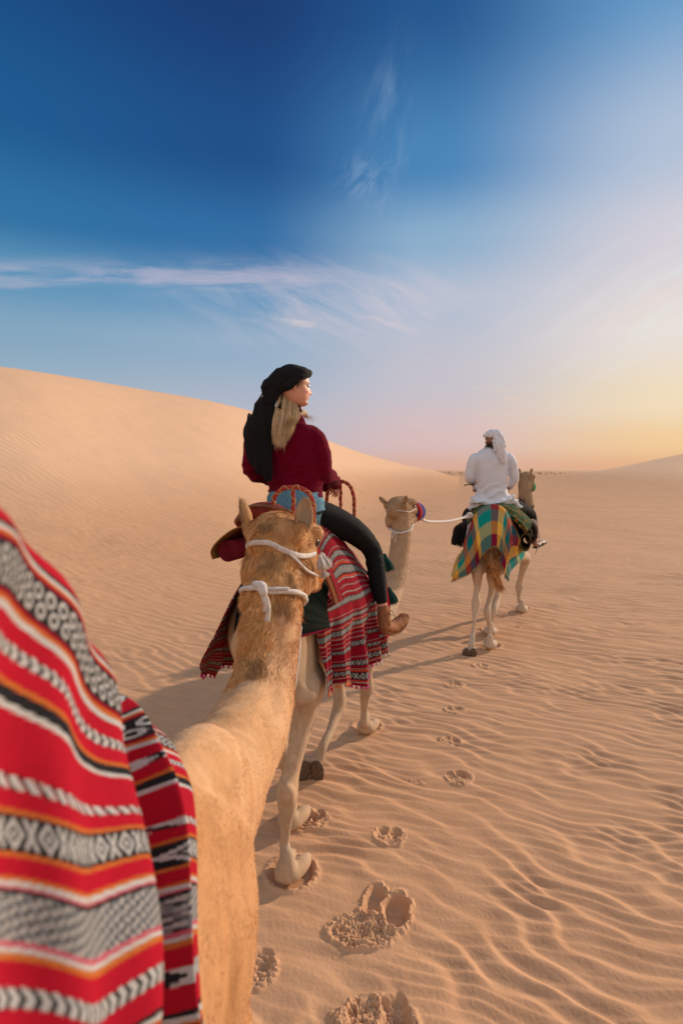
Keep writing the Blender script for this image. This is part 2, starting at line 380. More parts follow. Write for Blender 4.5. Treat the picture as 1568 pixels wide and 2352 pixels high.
# ------------------------------------------------------------------ modelling tools
def unit(v): v = np.asarray(v, float); return v / (np.linalg.norm(v) + 1e-12)
def catmull(P, sub):
    P = np.asarray(P, float); n = len(P)
    if n < 3: 
        return np.array([P[0] + (P[1]-P[0])*t for t in np.linspace(0, 1, sub+1)])
    Q = np.vstack([2*P[0]-P[1], P, 2*P[-1]-P[-2]]); out = []
    for i in range(n-1):
        a, b, c, d = Q[i:i+4]
        for t in np.arange(sub)/sub:
            out.append(.5*((2*b) + (c-a)*t + (2*a-5*b+4*c-d)*t*t + (3*b-a-3*c+d)*t**3))
    out.append(P[-1]); return np.array(out)
def loft(nodes, hint=(0, 0, 1), seg=20, sub=5, flat=None, round_ends=True, power=2.0):
    """nodes: (pos, rx, ry); rx lies along T x hint, ry along hint. Returns closed V, F."""
    A = np.array([list(p) + [rx, ry] for p, rx, ry in nodes], float)
    A = catmull(A, sub); P = A[:, :3]; rx = np.maximum(A[:, 3], 1e-4); ry = np.maximum(A[:, 4], 1e-4)
    n = len(P); T = np.gradient(P, axis=0); T /= np.linalg.norm(T, axis=1)[:, None] + 1e-12
    if round_ends:      # add two shrinking rings at each end
        P0, T0, r0 = P[0], T[0], min(rx[0], ry[0]); P1, T1, r1 = P[-1], T[-1], min(rx[-1], ry[-1])
        P = np.vstack([P0 - T0*r0*.9, P0 - T0*r0*.55, P, P1 + T1*r1*.55, P1 + T1*r1*.9])
        T = np.vstack([T0, T0, T, T1, T1]); f = np.array([.35, .82]); 
        rx = np.concatenate([rx[0]*f, rx, rx[-1]*f[::-1]]); ry = np.concatenate([ry[0]*f, ry, ry[-1]*f[::-1]]); n += 4
    H = np.asarray(hint, float)
    if H.ndim == 1: H = np.tile(H, (n, 1))
    S = np.cross(T, H); S /= np.linalg.norm(S, axis=1)[:, None] + 1e-9; U = np.cross(S, T)
    a = np.linspace(0, 2*math.pi, seg, endpoint=False)
    ca, sa = np.cos(a), np.sin(a)
    if power != 2.0:
        ca = np.sign(ca)*np.abs(ca)**(2/power); sa = np.sign(sa)*np.abs(sa)**(2/power)
    V = P[:, None] + S[:, None]*(rx[:, None]*ca)[..., None] + U[:, None]*(ry[:, None]*sa)[..., None]
    V = V.reshape(-1, 3); F = []
    i = np.arange(n-1)[:, None]; j = np.arange(seg)[None]; j2 = (j+1) % seg
    F = [list(f) for f in np.stack([i*seg+j, i*seg+j2, (i+1)*seg+j2, (i+1)*seg+j], -1).reshape(-1, 4)]
    c0, c1 = len(V), len(V)+1
    V = np.vstack([V, P[0], P[-1]])
    for k in range(seg):
        F.append([c0, (k+1) % seg, k]); F.append([c1, (n-1)*seg+k, (n-1)*seg+(k+1) % seg])
    return V, F
def ellipsoid(c, r, R=None, nu=20, nv=12):
    V = []; F = []
    for i in range(1, nv):
        t = math.pi*i/nv
        for j in range(nu):
            p = 2*math.pi*j/nu; V.append([math.sin(t)*math.cos(p), math.sin(t)*math.sin(p), math.cos(t)])
    V.append([0, 0, 1]); V.append([0, 0, -1]); V = np.array(V)*np.asarray(r, float)
    if R is not None: V = V @ np.asarray(R).T
    V = V + np.asarray(c, float)
    for i in range(nv-2):
        for j in range(nu): F.append([i*nu+j, (i+1)*nu+j, (i+1)*nu+(j+1) % nu, i*nu+(j+1) % nu])
    t, b = len(V)-2, len(V)-1
    for j in range(nu): F.append([t, j, (j+1) % nu]); F.append([b, (nv-2)*nu+(j+1) % nu, (nv-2)*nu+j])
    return V, F
def frame(f, up=(0, 0, 1)):
    """columns: right, forward, up"""
    f = unit(f); r = unit(np.cross(f, up)); u = np.cross(r, f); return np.stack([r, f, u], 1)
def join(parts):
    Vs, Fs, o = [], [], 0
    for V, F in parts:
        Vs.append(V); Fs += [[int(i)+o for i in f] for f in F]; o += len(V)
    return np.vstack(Vs), Fs
def smooth_mesh_co(V, edges, it, lam=.5):
    n = len(V); deg = np.bincount(edges.ravel(), minlength=n)[:, None]
    for _ in range(it):
        S = np.zeros_like(V)
        for k in range(3):
            S[:, k] = np.bincount(edges[:, 0], V[edges[:, 1], k], n) + np.bincount(edges[:, 1], V[edges[:, 0], k], n)
        V = V + lam*(S/np.maximum(deg, 1) - V)
    return V
def fuse(name, parts, voxel=.008, it=6):
    """one continuous surface round all the parts"""
    V, F = join(parts); me = mesh_np(name + '_raw', V, F)
    o = bpy.data.objects.new('tmp', me); SC.collection.objects.link(o)
    md = o.modifiers.new('r', 'REMESH'); md.mode = 'VOXEL'; md.voxel_size = voxel; md.use_smooth_shade = True
    dg = bpy.context.evaluated_depsgraph_get(); dg.update()
    m2 = bpy.data.meshes.new_from_object(o.evaluated_get(dg)); m2.name = name
    bpy.data.objects.remove(o); bpy.data.meshes.remove(me)
    V = get_v(m2); E = np.empty(len(m2.edges)*2, np.int32); m2.edges.foreach_get('vertices', E)
    V = smooth_mesh_co(V, E.reshape(-1, 2), it); set_v(m2, V); m2.shade_smooth()
    return m2
def get_v(me): V = np.empty(len(me.vertices)*3, np.float32); me.vertices.foreach_get('co', V); return V.reshape(-1, 3).astype(float)
def set_v(me, V): me.vertices.foreach_set('co', np.asarray(V, np.float32).ravel()); me.update()
def get_n(me):
    a = np.empty(len(me.vertices)*3, np.float32); me.vertex_normals.foreach_get('vector', a); return a.reshape(-1, 3).astype(float)

def attr_mat(name, rough=.85, var=.12, vscale=60, bscale=220, bstr=.25, bdist=.003, spec=.2, sheen=0.0, stretch=None):
    m, gg, b = mat_new(name); a = gg.n('ShaderNodeAttribute', attribute_name='Col')
    P = gg.n('ShaderNodeTexCoord').outputs['Object']
    if stretch is not None:
        mp = gg.n('ShaderNodeMapping'); mp.inputs['Scale'].default_value = stretch; gg.nt.links.new(P, mp.inputs[0]); P = mp.outputs[0]
    n = gg.noise(P, vscale, 4, .6)
    c = gg.mix(gg.m('MULTIPLY', gg.mapr(n, .3, .7), 1.0), gg.mix(1.0, a.outputs[0], (1-var,)*3+(1,), 'MULTIPLY'), gg.mix(1.0, a.outputs[0], (1+var,)*3+(1,), 'MULTIPLY'))
    gg.set(b.inputs['Base Color'], c); b.inputs['Roughness'].default_value = rough; b.inputs['Specular IOR Level'].default_value = spec
    if sheen: b.inputs['Sheen Weight'].default_value = sheen; b.inputs['Sheen Roughness'].default_value = .5
    if bstr: bump(gg, b, gg.noise(P, bscale, 3, .6), bstr, bdist)
    return m
def plain_mat(name, c, rough=.8, var=.12, vscale=40, bscale=200, bstr=.3, bdist=.002, spec=.2, sheen=0.0, c2=None, stretch=None):
    m, gg, b = mat_new(name); P = gg.n('ShaderNodeTexCoord').outputs['Object']
    if stretch is not None:
        mp = gg.n('ShaderNodeMapping'); mp.inputs['Scale'].default_value = stretch; gg.nt.links.new(P, mp.inputs[0]); P = mp.outputs[0]
    n = gg.noise(P, vscale, 4, .6); c = np.array(c); c2 = c*(1-2*var) if c2 is None else np.array(c2)
    gg.set(b.inputs['Base Color'], gg.mix(gg.mapr(n, .3, .7), tuple(c2)+(1,), tuple(c)+(1,)))
    b.inputs['Roughness'].default_value = rough; b.inputs['Specular IOR Level'].default_value = spec
    if sheen: b.inputs['Sheen Weight'].default_value = sheen; b.inputs['Sheen Roughness'].default_value = .4
    if bstr: bump(gg, b, gg.noise(P, bscale, 3, .6), bstr, bdist)
    return m
M = {}
M['fur'] = attr_mat('camel_fur', .8, .10, 45, 160, .45, .004, .12, .04, (1, 1, .35))
M['hair'] = attr_mat('hair_strands', .6, .10, 90, 200, 0, .001, .25)
M['weave'] = attr_mat('woven_wool', .9, .10, 300, 900, .5, .0015, .06, 0)
M['eye'] = plain_mat('dark_wet_eye', (.012, .008, .006), .12, .1, 5, 5, 0, 0, .8)
M['sole'] = plain_mat('foot_sole', (.17, .115, .075), .95, .25, 60, 180, .7, .006)
M['rope'] = plain_mat('white_rope', (.66, .61, .58), .85, .12, 90, 500, .6, .002)

def strands(roots, dirs, length, width, bend, colors, nseg=3, seed=1, curl=0.0):
    """thin tapering ribbons; bend is a vector added along the strand"""
    r = np.random.default_rng(seed); n = len(roots); dirs = dirs/np.linalg.norm(dirs, axis=1)[:, None]
    side = np.cross(dirs, r.normal(size=(n, 3))); side /= np.linalg.norm(side, axis=1)[:, None]
    L_ = np.broadcast_to(np.asarray(length, float), (n,))[:, None]; Wd = np.broadcast_to(np.asarray(width, float), (n,))[:, None]
    V = np.zeros((n, 2*nseg+1, 3)); up2 = np.cross(side, dirs)
    for k in range(nseg+1):
        t = k/nseg; p = roots + dirs*L_*t + bend*L_*t*t + (up2*curl*L_*math.sin(t*5.0) if curl else 0)
        w = Wd*(1-t)**.7*.5
        if k < nseg: V[:, 2*k] = p - side*w; V[:, 2*k+1] = p + side*w
        else: V[:, 2*k] = p
    b = (np.arange(n)*(2*nseg+1))[:, None]; Fs = []
    quads = np.concatenate([b + np.array([[2*k, 2*k+1, 2*k+3, 2*k+2]]) for k in range(nseg-1)], 0) if nseg > 1 else np.zeros((0, 4), int)
    tris = b + np.array([[2*nseg-2, 2*nseg-1, 2*nseg]])
    C = np.repeat(colors, 2*nseg+1, axis=0)
    return V.reshape(-1, 3), quads, tris, C
def strand_mesh(name, sets):
    o = 0; Vs, Fq, Ft, Cs = [], [], [], []
    for V, q, t, C in sets:
        Vs.append(V); Fq.append(q+o); Ft.append(t+o); Cs.append(C); o += len(V)
    V = np.vstack(Vs); q = np.vstack(Fq); t = np.vstack(Ft); me = bpy.data.meshes.new(name)
    me.vertices.add(len(V)); me.vertices.foreach_set('co', V.astype(np.float32).ravel())
    flat = np.concatenate([q.ravel(), t.ravel()]).astype(np.int32); tot = np.concatenate([np.full(len(q), 4), np.full(len(t), 3)]).astype(np.int32)
    st = np.zeros(len(tot), np.int32); st[1:] = np.cumsum(tot)[:-1]
    me.loops.add(len(flat)); me.loops.foreach_set('vertex_index', flat); me.polygons.add(len(tot))
    me.polygons.foreach_set('loop_start', st); me.polygons.foreach_set('loop_total', tot); me.update(calc_edges=True); me.shade_smooth()
    vcol(me, np.vstack(Cs)); return me
def sample_surface(me, n, weight, seed=3):
    """random points on the mesh; weight(P)->0..1 per face centre"""
    r = np.random.default_rng(seed); V = get_v(me); me.calc_loop_triangles(); nt_ = len(me.loop_triangles)
    T = np.empty(nt_*3, np.int32); me.loop_triangles.foreach_get('vertices', T); T = T.reshape(-1, 3)
    a, b, c = V[T[:, 0]], V[T[:, 1]], V[T[:, 2]]; nn = np.cross(b-a, c-a); ar = np.linalg.norm(nn, axis=1)
    w = ar*weight((a+b+c)/3); w = w/w.sum(); i = r.choice(nt_, n, p=w); u, v = r.random(n), r.random(n)
    m = u+v > 1; u[m] = 1-u[m]; v[m] = 1-v[m]
    P = a[i] + (b[i]-a[i])*u[:, None] + (c[i]-a[i])*v[:, None]
    Nn = get_n(me); nr = Nn[T[i, 0]]*(1-u-v)[:, None] + Nn[T[i, 1]]*u[:, None] + Nn[T[i, 2]]*v[:, None]
    nr /= np.linalg.norm(nr, axis=1)[:, None] + 1e-9
    return P, nr

def rope_vf(pts, r, strands_n=3, twist=60, sub=8, seg=12, sag=0):
    """laid rope: lobed cross-section that twists along the length"""
    P = catmull(np.array(pts, float), sub)
    d = np.concatenate([[0], np.cumsum(np.linalg.norm(np.diff(P, axis=0), axis=1))]); n = max(4, int(d[-1]/(r*1.2)))
    s = np.linspace(0, d[-1], n); P = np.stack([np.interp(s, d, P[:, k]) for k in range(3)], 1)
    T = np.gradient(P, axis=0); T /= np.linalg.norm(T, axis=1)[:, None]+1e-12
    S = np.zeros_like(P); h = np.cross(T[0], [0.13, .2, 1.0]); S[0] = unit(h)
    for i in range(1, n): S[i] = unit(S[i-1] - T[i]*np.dot(S[i-1], T[i]))
    U = np.cross(T, S); a = np.linspace(0, 2*math.pi, seg, endpoint=False)[None]
    rr = r*(1 + .38*np.abs(np.cos((a*strands_n)/2.0 + (s[:, None]*twist))))*.82
    V = P[:, None] + S[:, None]*(rr*np.cos(a))[..., None] + U[:, None]*(rr*np.sin(a))[..., None]
    i = np.arange(n-1)[:, None]; j = np.arange(seg)[None]; j2 = (j+1) % seg
    F = [list(f) for f in np.stack([i*seg+j, i*seg+j2, (i+1)*seg+j2, (i+1)*seg+j], -1).reshape(-1, 4)]
    V = V.reshape(-1, 3); V = np.vstack([V, P[0], P[-1]]); c0, c1 = n*seg, n*seg+1
    for k in range(seg): F.append([c0, (k+1) % seg, k]); F.append([c1, (n-1)*seg+k, (n-1)*seg+(k+1) % seg])
    return V, F
def tassel_vf(top, direction, length, r, n=60, seed=1, neck=True):
    r_ = np.random.default_rng(seed); d = unit(direction); B = frame(d, (0.3, .2, 1)) ; parts = []
    if neck: parts.append(loft([(top, r*.35, r*.35), (np.array(top)+d*length*.12, r*.55, r*.55), (np.array(top)+d*length*.22, r*.38, r*.38)], B[:, 2], 10, 3))
    for k in range(n):
        a = r_.random()*6.283; q = math.sqrt(r_.random()); off = (B[:, 0]*math.cos(a) + B[:, 2]*math.sin(a))*r*q
        p0 = np.array(top)+d*length*.18+off*.35; p2 = np.array(top)+d*length*(.85+.15*r_.random())+off*(1+.15*r_.random()); p1 = (p0+p2)/2+off*.25
        parts.append(loft([(p0, r*.09, r*.09), (p1, r*.10, r*.10), (p2, r*.05, r*.05)], B[:, 2], 5, 2, round_ends=False))
    return join(parts)

# ------------------------------------------------------------------ camels
def foot_parts(p, fwd, s=1.0, tilt=0.0):
    """a broad two-toed camel foot standing at p; tilt lifts the heel (radians)"""
    B = frame(fwd); R = B
    if tilt:
        c, sn = math.cos(tilt), math.sin(tilt); R = B @ np.array([[1, 0, 0], [0, c, sn], [0, -sn, c]])
    def q(v): return np.asarray(p) + R @ (np.array(v)*s)
    P = [ellipsoid(q((0, -.005, .042)), np.array([.078, .090, .040])*s, R)]
    for sx in (-1, 1):
        P.append(loft([(q((sx*.030, -.03, .045)), .045*s, .040*s), (q((sx*.042, .05, .048)), .046*s, .043*s), (q((sx*.045, .105, .042)), .036*s, .036*s), (q((sx*.043, .145, .040)), .020*s, .022*s)], R[:, 2], 12, 4))
    P.append(loft([(q((0, -.035, .05)), .060*s, .055*s), (q((0, -.03, .10)), .048*s, .048*s), (q((0, -.025, .15)), .036*s, .038*s)], R[:, 1], 12, 3))
    return P
def leg(nodes, fwd): return loft(nodes, fwd, 16, 5)
def camel_head(c, f, s=1.0, up=(0, 0, 1), ear=(1, 1), cheek=1.0):
    """c: centre of the braincase; f: direction of the muzzle; returns body parts, eyes, helper"""
    B = frame(f, up)
    def q(x, y, z): return np.asarray(c) + B @ (np.array([x, y, z])*s)
    u = B[:, 2]; P = []
    P.append(loft([(q(0, -.085, -.01), .055*s, .060*s), (q(0, -.04, .0), .085*s, .088*s), (q(0, .04, .0), .100*s, .095*s), (q(0, .12, -.012), .098*s, .088*s),
                   (q(0, .20, -.035), .078*s, .075*s), (q(0, .28, -.055), .062*s, .062*s), (q(0, .36, -.07), .058*s, .056*s), (q(0, .42, -.085), .054*s, .052*s), (q(0, .46, -.095), .040*s, .038*s)], u, 22, 5))
    # jaw and cheeks
    for sx in (-1, 1):
        P.append(loft([(q(sx*.050, -.05, -.09), .040*s, .055*s), (q(sx*.058*cheek, .02, -.11), .052*s, .080*s), (q(sx*.050, .12, -.12), .045*s, .062*s), (q(sx*.03, .25, -.13), .035*s, .035*s), (q(sx*.02, .38, -.14), .025*s, .025*s)], u, 16, 5))
        P.append(loft([(q(sx*.065, .06, .045), .030*s, .028*s), (q(sx*.093, .115, .042), .030*s, .026*s), (q(sx*.075, .175, .02), .022*s, .020*s)], u, 12, 4))   # brow
        P.append(loft([(q(sx*.078, -.035, .02), .024*s, .028*s), (q(sx*.090, -.040, .045), .017*s, .021*s)], u, 10, 3))                                            # ear root
        P.append(ellipsoid(q(sx*.028, .445, -.06), np.array([.022, .03, .022])*s, B))
    P.append(loft([(q(0, .36, -.13), .045*s, .03*s), (q(0, .44, -.14), .04*s, .028*s), (q(0, .475, -.135), .02*s, .015*s)], u, 12, 3))
    eyes = [ellipsoid(q(sx*.089, .120, .008), np.array([.020, .024, .019])*s, B) for sx in (-1, 1)]
    return P, eyes, q, B
def ear_vf(base, tip, out, s=1.0, open_dir=None):
    """a cupped, leaf-shaped ear with an opening"""
    base = np.asarray(base); tip = np.asarray(tip); a = tip-base; Ln = np.linalg.norm(a); a = a/Ln
    o = unit(np.asarray(out) - a*np.dot(out, a)); w = np.cross(a, o); nu, nv = 13, 12; V = []
    for side in (1, 0):
        for i in range(nv+1):
            t = i/nv; r = (.034*math.sin(math.pi*min(1, (t*.80+.16)))**.8 + .002)*s*(1 if t < .98 else .4)
            for j in range(nu):
                p = (j/(nu-1)-.5)*math.radians(235); k = 1.0 if side else .80
                V.append(base + a*Ln*t + (-o*math.cos(p)*r*k*.8 + w*math.sin(p)*r*k) + o*(.004*s if not side else 0) + o*.006*t)
    n1 = (nv+1)*nu; F = []
    for i in range(nv):
        for j in range(nu-1):
            F.append([i*nu+j, i*nu+j+1, (i+1)*nu+j+1, (i+1)*nu+j]); F.append([n1+i*nu+j, n1+(i+1)*nu+j, n1+(i+1)*nu+j+1, n1+i*nu+j+1])
    for i in range(nv):
        for j in (0, nu-1):
            F.append([i*nu+j, (i+1)*nu+j, n1+(i+1)*nu+j, n1+i*nu+j] if j else [i*nu+j, n1+i*nu+j, n1+(i+1)*nu+j, (i+1)*nu+j])
    for j in range(nu-1):
        F.append([nv*nu+j, nv*nu+j+1, n1+nv*nu+j+1, n1+nv*nu+j]); F.append([j, n1+j, n1+j+1, j+1])
    return np.array(V), F

class Frame:
    def __init__(s, x, y, heading): s.o = np.array([x, y, 0.]); h = math.radians(heading); s.f = np.array([math.sin(h), math.cos(h), 0]); s.r = np.array([math.cos(h), -math.sin(h), 0])
    def __call__(s, x, y, z): return s.o + s.r*x + s.f*y + np.array([0, 0, z])
    def inv(s, P): d = P - s.o; return d @ s.r, d @ s.f, P[:, 2]
def torso_parts(T, k=1.0, hump=True, kw=1.0):
    z = lambda a: a*k
    P = [loft([(T(0, -.10, z(1.34)), .10, .12), (T(0, 0, z(1.34)), .19, .22), (T(0, .2, z(1.36)), .24, .28), (T(0, .5, z(1.33)), .29, .33), (T(0, .8, z(1.29)), .31, .37),
               (T(0, 1.1, z(1.29)), .27, .37), (T(0, 1.32, z(1.31)), .19, .29), (T(0, 1.45, z(1.32)), .10, .17)], (0, 0, 1), 28, 5)]
    if kw != 1.0: c0 = np.array([T.o[0], T.o[1], 0]); V = P[0][0]; a = (V-c0) @ T.r; P[0] = (V - T.r[None]*(a*(1-kw))[:, None], P[0][1])
    if hump: P.append(loft([(T(0, .62, z(1.45)), .22, .42), (T(0, .62, z(1.70)), .17, .32), (T(0, .60, z(1.88)), .11, .20), (T(0, .58, z(1.96)), .05, .10)], T.f, 24, 4))
    return P

def camel_common(name, label, cat_group, parts, voxel, colfn, eyes, ears, T, post=None):
    root = thing(name, label, 'camel', T.o, cat_group)
    me = fuse('body', parts, voxel, 5)
    if post is not None: post(me)
    V = get_v(me); vcol(me, colfn(V)); obj('body', me, M['fur'], root)
    for e in eyes: obj('eye', mesh_np('eye', *e), M['eye'], root)
    for (b_, t_, o_, s_) in ears:
        v, f = ear_vf(b_, t_, o_, s_); m_ = mesh_np('ear', v, f)
        sm = m_
        C = colfn(v)*1.0; C[len(v)//2:] = np.array([[.50, .38, .27]]); vcol(sm, C); obj('ear', sm, M['fur'], root)
    return root, me
def mixc(a, b, t): t = np.clip(t, 0, 1)[:, None]; return np.asarray(a)[None]*(1-t) + np.asarray(b)[None]*t

# ---- middle camel (the woman's)
TB = Frame(-.44, 2.98, 20)
def build_camel_b():
    P = torso_parts(TB, .97); f = TB.f
    # neck, from chest forward and up
    P.append(loft([(TB(0, 1.15, 1.28), .17, .24), (TB(.02, 1.40, 1.22), .13, .18), (W(868, 1420, 4.55), .10, .13), (W(893, 1375, 4.78), .095, .105), (W(908, 1320, 4.93), .09, .095),
                   (W(917, 1265, 5.02), .085, .09), (W(922, 1215, 5.08), .080, .085), (W(922, 1180, 5.12), .075, .08)], (.2, .3, 1), 20, 5))
    hp, eyes, q, B = camel_head(W(912, 1168, 5.12), (.49, .86, .09), 1.08)
    P += hp
    # hind right, standing
    fx = gp(664, 2026); foot = np.array([fx[0], fx[1]+.03, .0])
    P.append(leg([(TB(.13, .18, 1.30), .11, .22), (TB(.155, .14, 1.08), .105, .19), (W(712, 1570, 3.12), .085, .135), (W(696, 1650, 3.12), .066, .085), (W(682, 1715, 3.06), .050, .060), (W(668, 1775, 3.0), .048, .055),
                  (W(660, 1815, 2.95), .058, .068), (W(659, 1850, 2.93), .052, .052), (W(657, 1885, 2.93), .034, .034), (W(654, 1930, 2.94), .028, .030), (W(655, 1980, 2.94), .034, .036)], f))
    P.append(ellipsoid(W(660, 1826, 2.90), (.045, .04, .06)))
    P += foot_parts(foot, f, 1.02)
    # hind left, standing, behind it
    fl = gp(668, 1905); foot2 = np.array([fl[0], fl[1]+.03, 0])
    P.append(leg([(TB(-.12, .18, 1.30), .11, .22), (TB(-.13, .25, 1.0), .085, .15), (TB(-.10, .32, .75), .055, .075), (foot2*.55+TB(-.08, .26, .5)*.45+np.array([0, 0, .28]), .052, .055), (foot2+[0, 0, .30], .034, .035), (foot2+[0, -.02, .12], .036, .037)], f))
    P += foot_parts(foot2, f, 1.05)
    # front right, standing
    fr = gp(842, 1686); foot3 = np.array([fr[0], fr[1]+.03, 0])
    P.append(leg([(TB(.14, 1.15, 1.22), .10, .17), (TB(.16, 1.20, .95), .085, .12), (W(846, 1500, 4.5), .058, .075), (W(842, 1550, 4.56), .046, .054), (W(842, 1578, 4.58), .058, .066), (W(838, 1603, 4.58), .042, .048), (W(836, 1632, 4.58), .030, .032), (W(836, 1662, 4.57), .038, .040)], f))
    P += foot_parts(foot3, f, 1.02)
    # front left, lifted and folded back
    knee = W(780, 1612, 4.32); fet = W(742, 1712, 3.98); sole = W(712, 1768, 3.90)
    P.append(leg([(TB(-.12, 1.12, 1.22), .10, .17), (TB(-.10, 1.12, .95), .080, .12), (W(778, 1520, 4.34), .056, .070), (W(777, 1575, 4.36), .048, .055), (knee, .052, .056), (W(770, 1645, 4.24), .040, .045), (W(758, 1680, 4.10), .032, .035), (fet, .034, .036), (W(734, 1738, 3.95), .038, .040)], f))
    sd = unit(np.array([.08, -1.0, -.22]))       # the sole faces back
    down = unit(np.cross(np.cross(sd, (0, 0, -1)), sd)); B2 = np.stack([np.cross(down, -sd), down, -sd], 1)
    for sx in (-1, 1):
        c = sole - sd*.03
        P.append(loft([(c + B2 @ np.array([sx*.030, -.055, .0]), .044, .036), (c + B2 @ np.array([sx*.042, .01, 0]), .052, .038), (c + B2 @ np.array([sx*.042, .06, 0]), .042, .032), (c + B2 @ np.array([sx*.036, .105, 0]), .020, .020)], B2[:, 2], 14, 4))
    def colr(V):
        x, y, z = TB.inv(V)
        c = mixc((.46, .325, .215), (.44, .285, .17), sstep(z, .95, 1.5)); c = c*(1 - .10*sstep(fbm(V[:, 0]*9, V[:, 1]*9, V[:, 2]*5, 2), 0, .5))[:, None]
        c = mixc2(c, (.44, .31, .205), 1-sstep(z, .30, .95)); c = c*(1+.14*fbm(V[:, 0]*22, V[:, 1]*22, V[:, 2]*8, 3, s=41))[:, None]; c = mixc2(c, (.46, .29, .17), .7*(1-sstep(z, .03, .16))); c = mixc2(c, (.50, .31, .18), .8*np.exp(-((z-.53)/.10)**2)*(y < .3))
        hd = sstep(z, 1.7, 1.95)*(y > 1.7); c = mixc2(c, (.36, .215, .115), hd*.85)
        return c
    ears = [(q(-.082, -.045, .050), q(-.125, -.075, .110), TB.r*-.3-TB.f, .72), (q(.082, -.045, .050), q(.118, -.075, .125), TB.r*.6-TB.f, .72)]
    root, me = camel_common('camel', 'pale beige camel with one forefoot lifted, carrying the woman in the dark red sweater', 'camels walking in single file', P, .009, colr, eyes, ears, TB)
    # dark lifted sole, two pads
    pads = []
    for sx in (-1, 1):
        c = sole + sd*.020
        pads.append(loft([(c + B2 @ np.array([sx*.036, -.078, .0]), .034, .012), (c + B2 @ np.array([sx*.048, -.03, 0]), .046, .020), (c + B2 @ np.array([sx*.052, .04, 0]), .048, .020), (c + B2 @ np.array([sx*.046, .095, 0]), .032, .016), (c + B2 @ np.array([sx*.040, .125, 0]), .012, .008)], B2[:, 2], 16, 4))
    obj('foot_pad', fuse('foot_pad', pads, .005, 3), M['sole'], root)
    return root, q, B
def mixc2(c, b, t): t = np.clip(t, 0, 1)[:, None]; return c*(1-t) + np.asarray(b)[None]*t
CAMB, QB, BB = build_camel_b()

